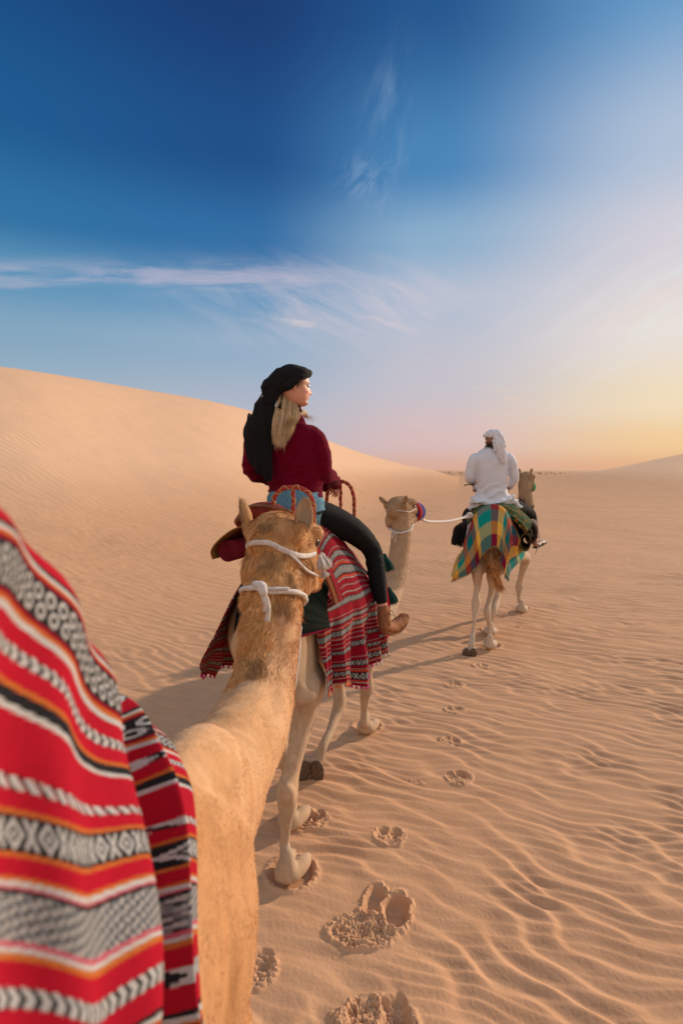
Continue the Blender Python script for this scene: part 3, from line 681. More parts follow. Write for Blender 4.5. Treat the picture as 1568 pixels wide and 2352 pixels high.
# ---- lead camel (the man's)
TA = Frame(1.86, 7.05, 20)
def build_camel_a():
    f = TA.f; P = torso_parts(TA, .93)
    P.append(loft([(TA(0, 1.15, 1.24), .17, .24), (TA(.02, 1.42, 1.16), .13, .18), (TA(.07, 1.72, 1.22), .11, .13), (W(1208, 1200, 9.05), .105, .11), (W(1208, 1165, 9.2), .105, .11), (W(1205, 1130, 9.3), .095, .10), (W(1204, 1105, 9.38), .085, .09)], (.2, .3, 1), 20, 5))
    hp, eyes, q, B = camel_head(W(1207, 1098, 9.45), (.50, .86, -.14), 1.05); P += hp
    def LG(top, pts, foot, s=1.0):
        P.append(leg(top + pts, f))
        if foot is not None: P.extend(foot_parts(foot, f, s))
    fr = gp(1125, 1490); F1 = np.array([fr[0], fr[1]+.02, 0])
    LG([(TA(.12, .16, 1.22), .11, .21), (TA(.13, .15, 1.02), .10, .18)], [(W(1132, 1318, 7.15), .085, .12), (W(1130, 1352, 7.15), .046, .070), (W(1122, 1385, 7.08), .036, .048), (W(1118, 1406, 7.0), .046, .056), (W(1121, 1424, 7.0), .034, .038), (W(1124, 1440, 7.02), .025, .027), (W(1125, 1458, 7.02), .025, .028), (W(1125, 1472, 7.03), .035, .036)], F1, 1.05)
    LG([(TA(-.12, .10, 1.22), .11, .21), (TA(-.13, .06, 1.02), .10, .18)], [(W(1096, 1310, 6.98), .080, .12), (W(1096, 1345, 6.95), .044, .068), (W(1093, 1366, 6.9), .038, .050), (W(1093, 1384, 6.9), .058, .064), (W(1091, 1404, 6.86), .040, .044), (W(1089, 1424, 6.82), .025, .027), (W(1087, 1445, 6.80), .025, .027), (W(1084, 1465, 6.74), .034, .036), (W(1082, 1482, 6.70), .042, .040)], None)
    sole = W(1078, 1499, 6.66); sd = unit(np.array([-.05, -1.0, -.22])); down = unit(np.cross(np.cross(sd, (0, 0, -1)), sd)); B2 = np.stack([np.cross(down, -sd), down, -sd], 1)
    P.append(loft([(sole-sd*.03+B2 @ np.array([.045, -.01, 0]), .055, .045), (sole-sd*.03-B2 @ np.array([.045, -.01, 0]), .055, .045)], B2[:, 2], 14, 4))
    f3 = gp(1126, 1459); F3 = np.array([f3[0], f3[1]+.02, 0])
    LG([(TA(-.13, 1.12, 1.16), .10, .17), (TA(-.13, 1.10, .92), .08, .11)], [(W(1140, 1365, 8.0), .055, .06), (W(1132, 1402, 7.75), .055, .058), (W(1128, 1425, 7.7), .036, .040), (W(1126, 1445, 7.66), .036, .038)], F3, 1.05)
    f4 = gp(1198, 1407); F4 = np.array([f4[0], f4[1]+.02, 0])
    LG([(TA(.16, 1.18, 1.16), .11, .18), (TA(.17, 1.28, .98), .10, .13)], [(W(1205, 1280, 8.65), .085, .095), (W(1199, 1312, 8.7), .052, .062), (W(1194, 1332, 8.75), .044, .05), (W(1192, 1347, 8.75), .062, .066), (W(1191, 1364, 8.76), .036, .040), (W(1192, 1382, 8.77), .030, .032)], F4, 1.1)
    def colr(V):
        x, y, z = TA.inv(V); c = mixc((.52, .39, .28), (.42, .27, .15), sstep(z, .6, 1.25))
        c = mixc2(c, (.50, .38, .28), 1-sstep(z, .15, .6)); c = mixc2(c, (.42, .27, .15), sstep(z, 1.75, 2.0)*(y > 1.6)*.6)
        return c
    ears = [(q(-.080, -.045, .055), q(-.098, -.065, .145), TA.r*.1-TA.f, .72), (q(.080, -.045, .055), q(.098, -.065, .150), TA.r*.3-TA.f, .72)]
    root, me = camel_common('camel', 'lead camel farthest ahead with orange brown tail hair, carrying the man in white', 'camels walking in single file', P, .011, colr, eyes, ears, TA)
    obj('foot_pad', fuse('foot_pad', [loft([(sole+sd*.014+B2 @ np.array([q_*.040, -.055, 0]), .030, .014), (sole+sd*.014+B2 @ np.array([q_*.045, 0, 0]), .046, .020), (sole+sd*.014+B2 @ np.array([q_*.040, .06, 0]), .030, .014)], B2[:, 2], 14, 4) for q_ in (-1, 1)], .006, 2), M['sole'], root)
    # tail
    tp = [TA(.0, -.10, 1.40), W(1126, 1262, 6.85), W(1128, 1295, 6.80), W(1133, 1315, 6.78)]
    tv = loft([(tp[0], .035, .035), (tp[1], .030, .030), (tp[2], .024, .024), (tp[3], .018, .018)], TA.r, 10, 4)
    r = np.random.default_rng(5); n = 2600; t = r.random(n)
    pts = np.stack([np.interp(t, [0, .35, .7, 1], [p[k] for p in (W(1126, 1262, 6.85), W(1127, 1285, 6.82), W(1131, 1310, 6.78), W(1138, 1330, 6.76))]) for k in range(3)], 1) + r.normal(size=(n, 3))*.016
    d = np.stack([.42 + r.normal(size=n)*.16, r.normal(size=n)*.12, -1 + r.normal(size=n)*.1], 1)
    cb = np.array([.52, .24, .08])*(.5 + .9*r.random((n, 1))); cb[t < .35] *= .55
    ms = strand_mesh('tail_hair', [strands(pts, d, .08+.10*t, .006, np.array([.12, 0, -.1]), cb, 3, 6)])
    me_t = mesh_np('tail', *tv); vcol(me_t, np.tile((.22, .13, .07), (len(me_t.vertices), 1))); to = obj('tail', me_t, M['fur'], root); obj('tail_hair', ms, M['hair'], to)
    to.children[0].matrix_parent_inverse = Matrix()
    return root, q, B
CAMA, QA, BA = build_camel_a()

# ---- near camel (the photographer's)
TC = Frame(-.48, -.55, 6)
def shoulder_mask(V): return sstep(.86+(1.70-V[:, 2])*.85 - V[:, 1] + .02*fbm(V[:, 0]*9, V[:, 1]*9, V[:, 2]*9, 2), -.015, .025)
def build_camel_c():
    f = TC.f; P = torso_parts(TC, .98, False, .66)
    P.append(loft([(TC(-.02, .62, 1.5), .22, .44), (TC(-.03, .62, 1.76), .18, .36), (TC(-.05, .62, 1.98), .13, .26), (TC(-.06, .62, 2.1), .06, .14)], TC.f, 24, 4))
    # withers run into the low slung neck
    P.append(loft([(TC(.0, 1.05, 1.36), .18, .36), (W(415, 1995, .95), .108, .25), (W(470, 1862, 1.12), .112, .165), (W(538, 1745, 1.30), .104, .140), (W(583, 1650, 1.44), .098, .118), (W(606, 1560, 1.54), .088, .108),
                   (W(620, 1470, 1.61), .083, .100), (W(626, 1390, 1.68), .085, .100), (W(632, 1310, 1.76), .088, .10)], (.1, .1, 1), 26, 6))
    hp, eyes, q, B = camel_head(W(637, 1242, 1.83), (.22, .94, -.20), 1.0, cheek=1.12); P += hp
    # shoulder and right foreleg
    P.append(leg([(W(440, 1960, .95), .085, .15), (W(434, 2090, .90), .100, .15), (W(426, 2250, .88), .098, .15), (W(430, 2420, .86), .09, .13), (TC(.20, 1.38, .85), .075, .09), (TC(.19, 1.40, .55), .06, .065), (TC(.18, 1.40, .30), .036, .038), (TC(.18, 1.40, .12), .037, .038)], f))
    P += foot_parts(TC(.18, 1.42, 0), f, 1.1)
    for x, y, yf in ((-.18, 1.2, 1.0), (-.17, .12, .3), (.17, .12, -.05)):
        P.append(leg([(TC(x*.8, y, 1.25), .11, .20), (TC(x, y, .95), .09, .13), (TC(x, (y+yf)/2, .52), .055, .06), (TC(x, yf, .3), .036, .038), (TC(x, yf-.02, .12), .037, .038)], f)); P += foot_parts(TC(x, yf, 0), f, 1.1)
    hc = W(640, 1243, 1.83)
    def colr(V):
        x, y, z = TC.inv(V); n = fbm(V[:, 0]*14, V[:, 1]*14, V[:, 2]*10, 3, s=9)
        c = mixc((.52, .285, .135), (.59, .35, .19), n*1.4+.5)
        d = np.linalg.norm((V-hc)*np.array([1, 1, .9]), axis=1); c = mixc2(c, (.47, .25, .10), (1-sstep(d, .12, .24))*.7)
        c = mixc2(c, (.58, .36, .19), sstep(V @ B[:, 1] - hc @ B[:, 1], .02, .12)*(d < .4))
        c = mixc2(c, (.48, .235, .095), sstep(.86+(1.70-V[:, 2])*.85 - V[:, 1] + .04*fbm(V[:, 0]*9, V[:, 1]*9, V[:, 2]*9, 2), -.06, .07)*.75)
        return c
    def skin_c(me):
        V = get_v(me); n = get_n(me); r_ = (V[:, 1] > .6)*(V[:, 1] < 1.62)
        # the shoulder stands proud of the neck; loose skin folds run across the neck
        s = (V[:, 2]*.72 + V[:, 1]*.69)
        d = .012*shoulder_mask(V)*(V[:, 1] > .4) - .0026*np.abs(np.sin(s*58+2.6*fbm(V[:, 0]*6, V[:, 1]*6, V[:, 2]*6, 2, s=4)))*r_*(1-shoulder_mask(V))*sstep(-V[:, 0], .12, .30) + .005*fbm(V[:, 0]*7, V[:, 1]*7, V[:, 2]*5, 3, s=6)*(V[:, 1] < 1.7)
        d = d - .006*np.exp(-((V[:, 0]-W(640, 1600, 1.5)[0])/.02)**2)*(V[:, 1] > 1.2)*(V[:, 1] < 1.6)
        set_v(me, V+n*d[:, None])
    ears = [(q(-.092, -.030, .028), q(-.108, -.050, .130), np.array([-1.0, -.35, .1]), .80), (q(.092, -.030, .028), q(.098, -.040, .136), np.array([.25, -1, .1]), .86)]
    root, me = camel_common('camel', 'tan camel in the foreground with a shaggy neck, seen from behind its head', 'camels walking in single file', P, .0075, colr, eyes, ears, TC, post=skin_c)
    return root, me, q, B, colr
CAMC, MEC, QC, BC, COLC = build_camel_c()

# ------------------------------------------------------------------ fur on the near camel
def fur_c():
    path = np.array([TC(0, .9, 1.3), W(430, 1990, .95), W(482, 1858, 1.12), W(540, 1745, 1.30), W(583, 1650, 1.44), W(606, 1560, 1.54), W(620, 1470, 1.61), W(626, 1390, 1.68), W(632, 1310, 1.76), W(641, 1240, 1.83), QC(0, .2, -.02), QC(0, .45, -.08)])
    pc = catmull(path, 8); tt = np.gradient(pc, axis=0); tt /= np.linalg.norm(tt, axis=1)[:, None]
    def flow(P):
        d = ((P[:, None]-pc[None])**2).sum(-1); return -tt[d.argmin(1)]
    def chunkflow(P): return np.vstack([flow(P[i:i+20000]) for i in range(0, len(P), 20000)])
    def wt(P): return (P[:, 1] > .55)*(P[:, 2] > 1.15)*(1.0 + 2.0*(P[:, 1] > 1.5))*np.clip(1.4-P[:, 0]*0, 0, 2)
    r = np.random.default_rng(11); P, n = sample_surface(MEC, 210000, wt)
    fl = chunkflow(P); fl -= n*(fl*n).sum(1)[:, None]; fl /= np.linalg.norm(fl, axis=1)[:, None]+1e-9
    cl = np.stack([vnoise(P[:, 0]*28, P[:, 1]*28, P[:, 2]*28, s=k) for k in (1, 2, 3)], 1)
    near = (P[:, 1] < 1.5)[:, None]
    d = fl + n*np.where(near, .22, .24) + cl*np.where(near, .16, .30) + r.normal(size=P.shape)*np.where(near, .07, .16)
    base = COLC(P)*(1.20 + .12*fbm(P[:, 0]*30, P[:, 1]*30, P[:, 2]*25, 2, s=30))[:, None]*(.62+.72*r.random((len(P), 1)))*(1+.16*vnoise(P[:, 0]*90, P[:, 1]*22, P[:, 2]*22, s=31))[:, None]
    hd = np.exp(-(np.linalg.norm(P-QC(0, -.03, .02), axis=1)/.14)**2)
    ln = .013*(.6+.6*r.random(len(P)))*(1+.2*hd)
    s1 = strands(P-n*.001, d, ln*np.where(P[:, 1] < 1.45, .75, 1.0), np.where(P[:, 1] < 1.45, .0009, .0010), -n*.05, base, 2, 12)
    # rough tuft behind the head and along the top of the neck
    crest = np.array([W(640, 1285, 1.70), W(628, 1330, 1.65), W(600, 1375, 1.60), W(585, 1420, 1.565), W(577, 1470, 1.52), W(568, 1520, 1.47)]); cr = catmull(crest, 8)
    def wm(Pf):
        out = np.zeros(len(Pf))
        m = (Pf[:, 1] > 1.25)
        if m.any():
            d2 = ((Pf[m][:, None]-cr[None])**2).sum(-1); i = d2.argmin(1); f = i/len(cr); w = np.where(f < .42, .075, .040)
            out[m] = np.exp(-d2.min(1)/w**2)*(d2.min(1) < (2.2*w)**2)
        return out
    P, n = sample_surface(MEC, 42000, wm, 5)
    fl = chunkflow(P); fl -= n*(fl*n).sum(1)[:, None]; fl /= np.linalg.norm(fl, axis=1)[:, None]+1e-9
    sc = 17.; cl = np.stack([vnoise(P[:, 0]*sc, P[:, 1]*sc, P[:, 2]*sc, s=k+10) for k in (1, 2, 3)], 1)
    cl2 = np.stack([vnoise(P[:, 0]*60, P[:, 1]*60, P[:, 2]*60, s=k+20) for k in (1, 2, 3)], 1)
    d = fl*1.0 + n*.32 + cl*.85 + cl2*.4 + r.normal(size=P.shape)*.10 + np.array([-.15, 0, 0])
    dark = sstep(vnoise(P[:, 0]*22, P[:, 1]*22, P[:, 2]*16, s=77), -.1, .5)[:, None]
    base = (np.array([[.72, .38, .14]])*(1-dark) + np.array([[.44, .23, .095]])*dark)*(.7+.6*r.random((len(P), 1)))
    ln = (.026 + .024*r.random(len(P)))*(.75+.5*vnoise(P[:, 0]*12, P[:, 1]*12, P[:, 2]*12, s=5))
    s2 = strands(P, d, ln, .0013, -n*.25 + np.array([0, 0, -.22]), base, 4, 13, curl=.07)
    obj('fur', strand_mesh('fur', [s1]), M['hair'], CAMC)
    obj('mane', strand_mesh('mane', [s2]), M['hair'], CAMC)
    # fringe on the ears
    for o in [c for c in CAMC.children if c.name.startswith('ear')]:
        P, n = sample_surface(o.data, 1500, lambda q: np.ones(len(q)), 8); up = np.tile([[0, -.1, 1.0]], (len(P), 1)) + n*.8 + r.normal(size=P.shape)*.25
        cb = np.array([[.48, .30, .17]])*(.6+.7*r.random((len(P), 1)))
        f = obj('ear_fur', strand_mesh('ear_fur', [strands(P, up, .008+.008*r.random(len(P)), .0008, n*.1, cb, 2, 14)]), M['hair'], CAMC)
fur_c()
def fur_short(root, me, n, ln, wd, sel, colf, flow, seed):
    r = np.random.default_rng(seed); P, nn = sample_surface(me, n, sel, seed); f = np.tile(flow, (len(P), 1)); f = f - nn*(f*nn).sum(1)[:, None]
    d = f + nn*.35 + r.normal(size=P.shape)*.3
    obj('fur', strand_mesh('fur', [strands(P, d, ln*(.6+.8*r.random(n)), wd, -nn*.1, colf(P)*(.75+.5*r.random((n, 1))), 2, seed)]), M['hair'], root)
def find(root, nm): return [c for c in root.children if c.name.split('.')[0] == nm]
fur_short(CAMA, find(CAMA, 'body')[0].data, 14000, .02, .003, lambda P: ((P[:, 2] > 1.55)*(P[:, 1] > 8.6))*1.0, lambda P: np.tile([[.30, .18, .10]], (len(P), 1)), np.array([-.2, -.5, -.8]), 21)
fur_short(CAMB, find(CAMB, 'body')[0].data, 26000, .012, .0020, lambda P: ((P[:, 2] > 1.2)*(P[:, 1] > 4.3))*1.0, lambda P: np.where((P[:, 2] > 1.76)[:, None], np.array([[.40, .25, .14]]), np.array([[.50, .35, .23]])), np.array([-.2, -.5, -.9]), 22)

# ------------------------------------------------------------------ woven cloth
BLACK = np.array([.018, .018, .022]); WHITE = np.array([.66, .63, .60]); RED = np.array([.40, .008, .024]); DRED = np.array([.26, .006, .018]); ORG = np.array([.66, .13, .03]); PINK = np.array([.62, .10, .14]); GREY = np.array([.22, .23, .25])
def sadu(U, V, bands, redk=1.0):
    h = (V[1, 0]-V[0, 0])/3 if V.ndim == 2 else 0; k = (U[0, 1]-U[0, 0])/4
    return (sadu1(U-k, V-h, bands, redk)+sadu1(U+k, V, bands, redk)+sadu1(U-k, V+h, bands, redk)+sadu1(U+k, V+h*.5, bands, redk))/4
def sadu1(U, V, bands, redk=1.0):
    """colour of each weave cell; U along the stripes, V across, metres"""
    edges = np.concatenate([[0], np.cumsum([b[0] for b in bands])]); tot = edges[-1]; Vm = np.mod(V, tot)
    k = np.searchsorted(edges, Vm, side='right')-1; k = np.clip(k, 0, len(bands)-1); v = (Vm-edges[k])/(edges[k+1]-edges[k])
    C = np.zeros(U.shape+(3,)); C[:] = RED*redk
    for i, (h, t) in enumerate(bands):
        m = k == i
        if not m.any(): continue
        u = U[m]; w = v[m]; c = np.tile(RED*redk, (m.sum(), 1))
        def fr(p, s=0.0): return np.mod(u/p+s, 1.0)
        if t == 'D': c[:] = DRED
        elif t == 'K': c[:] = BLACK
        elif t == 'W': c[:] = WHITE
        elif t == 'P': c[:] = PINK
        elif t == 'O': c[:] = ORG
        elif t == 'dots': c[(fr(.008) < .5)] = WHITE
        elif t == 'braid':                                   # leaf shaped stitches
            c[:] = BLACK; d = np.abs(w-.5); q = fr(.013, 0)+d*.9; q = np.mod(q, 1.0); c[(q < .56) & (d < .46)] = WHITE
            c[d > .47] = RED
        elif t == 'dash':
            q = np.mod(u/.017 - w*.7, 1.0); c[(q > .72)] = BLACK; c[(q < .60) & (w > .12) & (w < .88)] = WHITE
        elif t == 'scroll':
            c[:] = BLACK
            for (cx_, cy_, rr) in ((.25, .30, .21), (.75, .30, .21), (.5, .72, .20), (.0, .72, .20), (1.0, .72, .2)):
                x = (fr(h*1.15)-cx_)*1.15; y = w-cy_; d = np.sqrt(x*x+y*y); c[(d > rr-.085) & (d < rr)] = WHITE
            c[(w < .04) | (w > .96)] = BLACK
        elif t == 'diam':
            c[:] = BLACK; x = (fr(h*1.5)-.5)*3.0; y = (w-.5)*2; d = np.abs(x)*.9+np.abs(y); c[(d > .55) & (d < .88)] = WHITE; c[d < .26] = WHITE
            x2 = (fr(h*1.5, .5)-.5)*3.0; X_ = np.abs(np.abs(x2)-np.abs(y)*.6); c[(np.abs(x2) < .62) & (X_ < .17) & (np.abs(y) < .8)] = WHITE
        elif t == 'xo':
            c[:] = BLACK; x = (fr(h*1.7)-.5)*3.4; y = (w-.5)*2; d = np.abs(x)+np.abs(y); c[(d > .42) & (d < .86)] = WHITE
            x2 = (fr(h*1.7, .5)-.5)*3.4; c[(np.abs(np.abs(x2)-np.abs(y)) < .24) & (np.abs(x2) < .75)] = WHITE
        elif t == 'grey':
            q = np.sin(u*700+np.sin(w*18)*2)+np.sin(w*26+u*260); c[:] = GREY*.75; c[q > .5] = WHITE*.62; c[q < -1.1] = BLACK
        C[m] = c
    return C
BANDS = [(.020,'R'),(.009,'dash'),(.010,'R'),(.003,'O'),(.022,'diam'),(.003,'O'),(.012,'R'),(.003,'O'),(.003,'W'),(.002,'P'),(.003,'K'),(.030,'grey'),(.004,'P'),(.003,'W'),(.005,'O'),(.016,'R'),(.014,'braid'),
         (.018,'R'),(.004,'K'),(.004,'W'),(.003,'O'),(.004,'D'),(.032,'scroll'),(.004,'D'),(.004,'O'),(.005,'W'),(.014,'R'),(.010,'braid'),(.014,'R'),(.004,'O'),(.009,'K'),(.004,'W'),(.014,'R')]
BANDS_B = [(.026,'D'),(.004,'dots'),(.012,'R'),(.026,'xo'),(.016,'R'),(.002,'W'),(.005,'D'),(.003,'O'),(.006,'D'),(.036,'diam'),(.006,'D'),(.003,'O'),(.004,'D'),(.003,'W'),(.022,'R'),(.004,'dots'),(.022,'D'),(.003,'W'),(.014,'R'),(.026,'xo'),(.018,'R')]
def bicubic(grid, nu, nv):
    """grid (rows, cols, 3) -> (nv+1, nu+1, 3), Catmull-Rom, evenly spaced by arc length"""
    Gd = np.asarray(grid, float)
    def res(P, n):       # P (k,3...) resample by arclength
        Q = catmull(P.reshape(len(P), -1), 12); m = Q.reshape(len(Q), -1, 3)
        d = np.linalg.norm(np.diff(m, axis=0), axis=2).mean(1); s = np.concatenate([[0], np.cumsum(d)]); t = np.linspace(0, s[-1], n+1)
        return np.stack([np.interp(t, s, Q[:, k]) for k in range(Q.shape[1])], 1), s[-1]
    A, Lv = res(Gd.reshape(Gd.shape[0], -1), nv)
    A = A.reshape(nv+1, Gd.shape[1], 3).transpose(1, 0, 2); B_, Lu = res(A.reshape(A.shape[0], -1), nu)
    return B_.reshape(nu+1, nv+1, 3).transpose(1, 0, 2), Lu, Lv
def grid_normals(Pg):
    du = np.gradient(Pg, axis=1); dv = np.gradient(Pg, axis=0); n = np.cross(du, dv); return n/(np.linalg.norm(n, axis=2)[..., None]+1e-9)
def cloth(name, grid, cell, colfn, disp=None, thick=.004, mat=None, parent=None, outward=None, uoff=0, voff=0):
    _, Lu, Lv = bicubic(grid, 8, 8); nu, nv = int(Lu/cell), int(Lv/cell); Pg, Lu, Lv = bicubic(grid, nu, nv)
    n = grid_normals(Pg)
    if outward is not None and (n*(np.asarray(outward))).sum(-1).mean() < 0: n = -n
    u = np.linspace(0, 1, nu+1)[None].repeat(nv+1, 0); v = np.linspace(0, 1, nv+1)[:, None].repeat(nu+1, 1)
    if disp is not None: Pg = Pg + n*disp(u, v, Pg)[..., None]
    i = np.arange(nv)[:, None]; j = np.arange(nu)[None]; w = nu+1
    F = np.stack([i*w+j, i*w+j+1, (i+1)*w+j+1, (i+1)*w+j], -1).reshape(-1, 4)
    V = Pg.reshape(-1, 3)
    nn = grid_normals(Pg); 
    if (nn*n).sum(-1).mean() < 0: nn = -nn; 
    V2 = (Pg - nn*thick).reshape(-1, 3); o = len(V); 
    Uc = (np.arange(nu)+.5)*Lu/nu+uoff; Vc = (np.arange(nv)+.5)*Lv/nv+voff; UU, VV = np.meshgrid(Uc, Vc); C = colfn(UU, VV).reshape(-1, 3)
    # rim
    bd = [(k, k+1) for k in range(nu)] + [(nu+k*w, nu+(k+1)*w) for k in range(nv)] + [(nv*w+k+1, nv*w+k) for k in range(nu)] + [((k+1)*w, k*w) for k in range(nv)]
    bd = np.array(bd); R_ = np.stack([bd[:, 0], bd[:, 1], bd[:, 1]+o, bd[:, 0]+o], 1)
    fidx = np.concatenate([np.arange(nu), np.arange(nv)*nu+nu-1, (nv-1)*nu+np.arange(nu), np.arange(nv)*nu])
    Fa = np.vstack([F, F[:, ::-1]+o, R_]); Ca = np.vstack([C, C*.8, C[fidx]])
    me = mesh_np(name, np.vstack([V, V2]), Fa); ccol(me, np.repeat(Ca, 4, axis=0)); ob = obj(name, me, mat or M['weave'], parent)
    ob['_'] = 1; del ob['_']
    return ob, Pg
def pompoms(name, pts, r, cols, parent):
    for c in sorted(set(cols)):
        parts = [ellipsoid(p, (r, r, r*1.1), None, 8, 6) for p, k in zip(pts, cols) if k == c]
        me = mesh_np(name, *join(parts)); o = obj(name, me, plain_mat('pompom', c, .95, .2, 300, 800, .8, .003), parent); 
        o['kind'] = 'stuff' if False else 'part'; del o['kind']

# near blanket over the hump: stripes run along the camel
def wx(dx, dy, D): return W(dx, dy, D)
def blanket_c():
    # columns: along the camel (back -> front edge). rows: from the far side over the top and down the near side
    def far(p, dx, dz): return p + np.array([dx, 0, dz])
    top = [W(-520, 900, .10+.10), W(-230, 1020, .22), W(-20, 1120, .345), W(95, 1220, .45), W(196, 1360, .54), W(246, 1480, .61), W(312, 1600, .74), W(392, 1700, .90)]
    xs_far = -.80
    rows = []
    rows.append([np.array([-.86-.02*k, p[1], p[2]-.62]) for k, p in enumerate(top)])
    rows.append([np.array([-.80-.02*k/2, p[1], p[2]-.30]) for k, p in enumerate(top)])
    rows.append([np.array([-.60, p[1], p[2]-.02]) for k, p in enumerate(top)])
    rows.append([np.array([(-.60+p[0])/2-.01, p[1], p[2]+.015]) for k, p in enumerate(top)])
    rows.append([p+np.array([-.02, 0, .004]) for p in top])
    # near flank rows, photo positions
    def row(l): return [W(*a) for a in l]
    rows.append(row([(-820, 1500, .12), (-450, 1480, .19), (-150, 1470, .30), (20, 1500, .40), (160, 1600, .48), (262, 1720, .56), (345, 1740, .70), (425, 1775, .84)]))
    rows.append(row([(-860, 1900, .12), (-480, 1860, .19), (-160, 1840, .29), (30, 1840, .38), (180, 1850, .45), (292, 1880, .53), (375, 1900, .66), (452, 1890, .78)]))
    rows.append(row([(-900, 2300, .12), (-500, 2230, .19), (-170, 2200, .28), (40, 2170, .36), (190, 2160, .42), (318, 2120, .50), (392, 2110, .62), (455, 2060, .73)]))
    rows.append(row([(-920, 2800, .12), (-520, 2680, .19), (-180, 2600, .27), (50, 2540, .34), (205, 2500, .40), (345, 2420, .47), (405, 2400, .58), (425, 2360, .66)]))
    rows.append(row([(-940, 3500, .12), (-540, 3300, .19), (-190, 3150, .26), (60, 3050, .33), (215, 3000, .38), (370, 2900, .45), (412, 2850, .55), (418, 2780, .62)]))
    def disp(u, v, P):
        d = .003*fbm(P[..., 1]*9, P[..., 2]*7, P[..., 0]*9, 3, s=3)
        m = sstep(v, .60, .80)
        f = u - (.775 + .035*(v-.6))                     # one deep fold near the front edge
        d = d + m*(-.050*sstep(f, -.16, -.01)*(1-sstep(f, -.008, .012)) + sstep(v, .66, .84)*.030*sstep(f, -.008, .014)*(1-sstep(f, .05, .20)))
        d = d + m*.007*np.sin(u*38+v*5) + m*.010*np.sin(v*26+u*9+2*vnoise(u*5, v*5, s=2))*sstep(v, .6, .9)
        return d
    def colf(U, V):
        Vw = V + .016*fbm(U/.30, V/.25, o=2, s=8) + .006*np.sin(U*28)*sstep(V, V.max()*.6, V.max()*.85)
        u0 = U/U.max(); step = 0      # the fold hides a strip of the weave
        C = sadu(U, Vw + step + .02, BANDS, 1.0)
        tw = (np.sin((U+V)*2*math.pi/.0042)*.09+1)*(.86+.12*fbm(U/.05, V/.05, o=3, s=61)); return np.minimum(C, .46)*tw[..., None]
    ob, _ = cloth('saddle_blanket', rows, .0017, colf, disp, .004, None, None, (.6, .5, .3))
    tag(ob, 'large red striped saddle blanket filling the lower left corner beside the camera', 'blanket', 'red woven saddle blankets')
blanket_c()

# blanket on the middle camel
def blanket_b():
    ts = [(.16, 1.60, .26, 1.42, .30, .99, .98), (.34, 1.80, .30, 1.42, .35, 1.00, .965), (.55, 1.91, .33, 1.42, .385, .90, .965), (.78, 1.86, .35, 1.42, .39, .97, 1.0), (1.0, 1.74, .34, 1.42, .375, .945, 1.02), (1.16, 1.66, .31, 1.42, .35, .96, 1.05)]
    cols_ = []
    for (y, zt, xs, zs, xb, zb, zl) in ts:
        L_ = []
        yb = y-.20 if y < .3 else y
        L_ += [TB(-xb-.05-.10*(y < .4), y, zl), TB(-xb-.02, yb, 1.20), TB(-xs-.02, yb, zs), TB(-.22, yb+.06*(y < .3), zt-.16), TB(-.12, y, zt-.03), TB(0, y, zt)]
        if y < .2: L_[1], L_[2], L_[3] = TB(-.27, -.10, 1.20), TB(-.13, -.17, 1.42), TB(-.06, -.10, 1.60)
        L_ += [TB(.12, y, zt-.03), TB(.22, y, zt-.16), TB(xs+.01, y, zs), TB(xb-.01, y, 1.20), TB(xb+.02, y, zb)]
        cols_.append(L_)
    G_ = np.array(cols_).transpose(1, 0, 2)     # rows: across, cols: along
    def disp(u, v, P):
        low = 1 - sstep(P[..., 2], 1.05, 1.48); s = (u*14.5 + .9*np.sin(v*7))
        d = low*.030*(np.sin(s*1.9)+.5*np.sin(s*3.7+1)) + .010*fbm(P[..., 0]*7, P[..., 1]*7, P[..., 2]*4, 3, s=4)
        return d
    def colf(U, V): 
        C = sadu(U, V + .012*fbm(U/.25, V/.25, o=2, s=18), BANDS_B, .62)*.80; C = np.where((C.min(-1) > .12)[..., None], C*.62, C); return C
    ob, Pg = cloth('saddle_blanket', G_, .0038, colf, disp, .005, None, None, (0, 0, 1))
    tag(ob, 'red and black woven blanket with pompom fringe draped over the middle camel', 'blanket', 'red woven saddle blankets')
    # pompom fringe along both hems
    for side, row in ((1, Pg[-1]), (-1, Pg[0])):
        d = np.concatenate([[0], np.cumsum(np.linalg.norm(np.diff(row, axis=0), axis=1))]); n = int(d[-1]/.030)
        pts = [np.array([np.interp(s, d, row[:, k]) for k in range(3)])-np.array([0, 0, .012]) for s in np.linspace(0, d[-1], n)]
        if side == 1: cs = [(.60, .16, .06) if i < n*.28 else ((.50, .04, .22) if i < n*.62 else (.6, .5, .47)) for i in range(n)]
        else: cs = [(.42, .02, .16)]*n
        ps, cl = [], []
        for p, k in zip(pts, cs):
            q = p+rng.normal(size=3)*.003; a = ellipsoid(q, (.0085, .0085, .010), None, 8, 6); b_ = loft([(q+[0, 0, .022], .0018, .0018), (q+[0, 0, .012], .0018, .0018), (q+[0, 0, .004], .0018, .0018)], (0, 1, 0), 5, 1)
            ps += [a, b_]; cl += [k]*(len(a[0])+len(b_[0]))
        me = mesh_np('pompom_fringe', *join(ps)); vcol(me, np.array(cl)); obj('pompom_fringe', me, M['hair'], ob).matrix_parent_inverse = Matrix()
blanket_b()

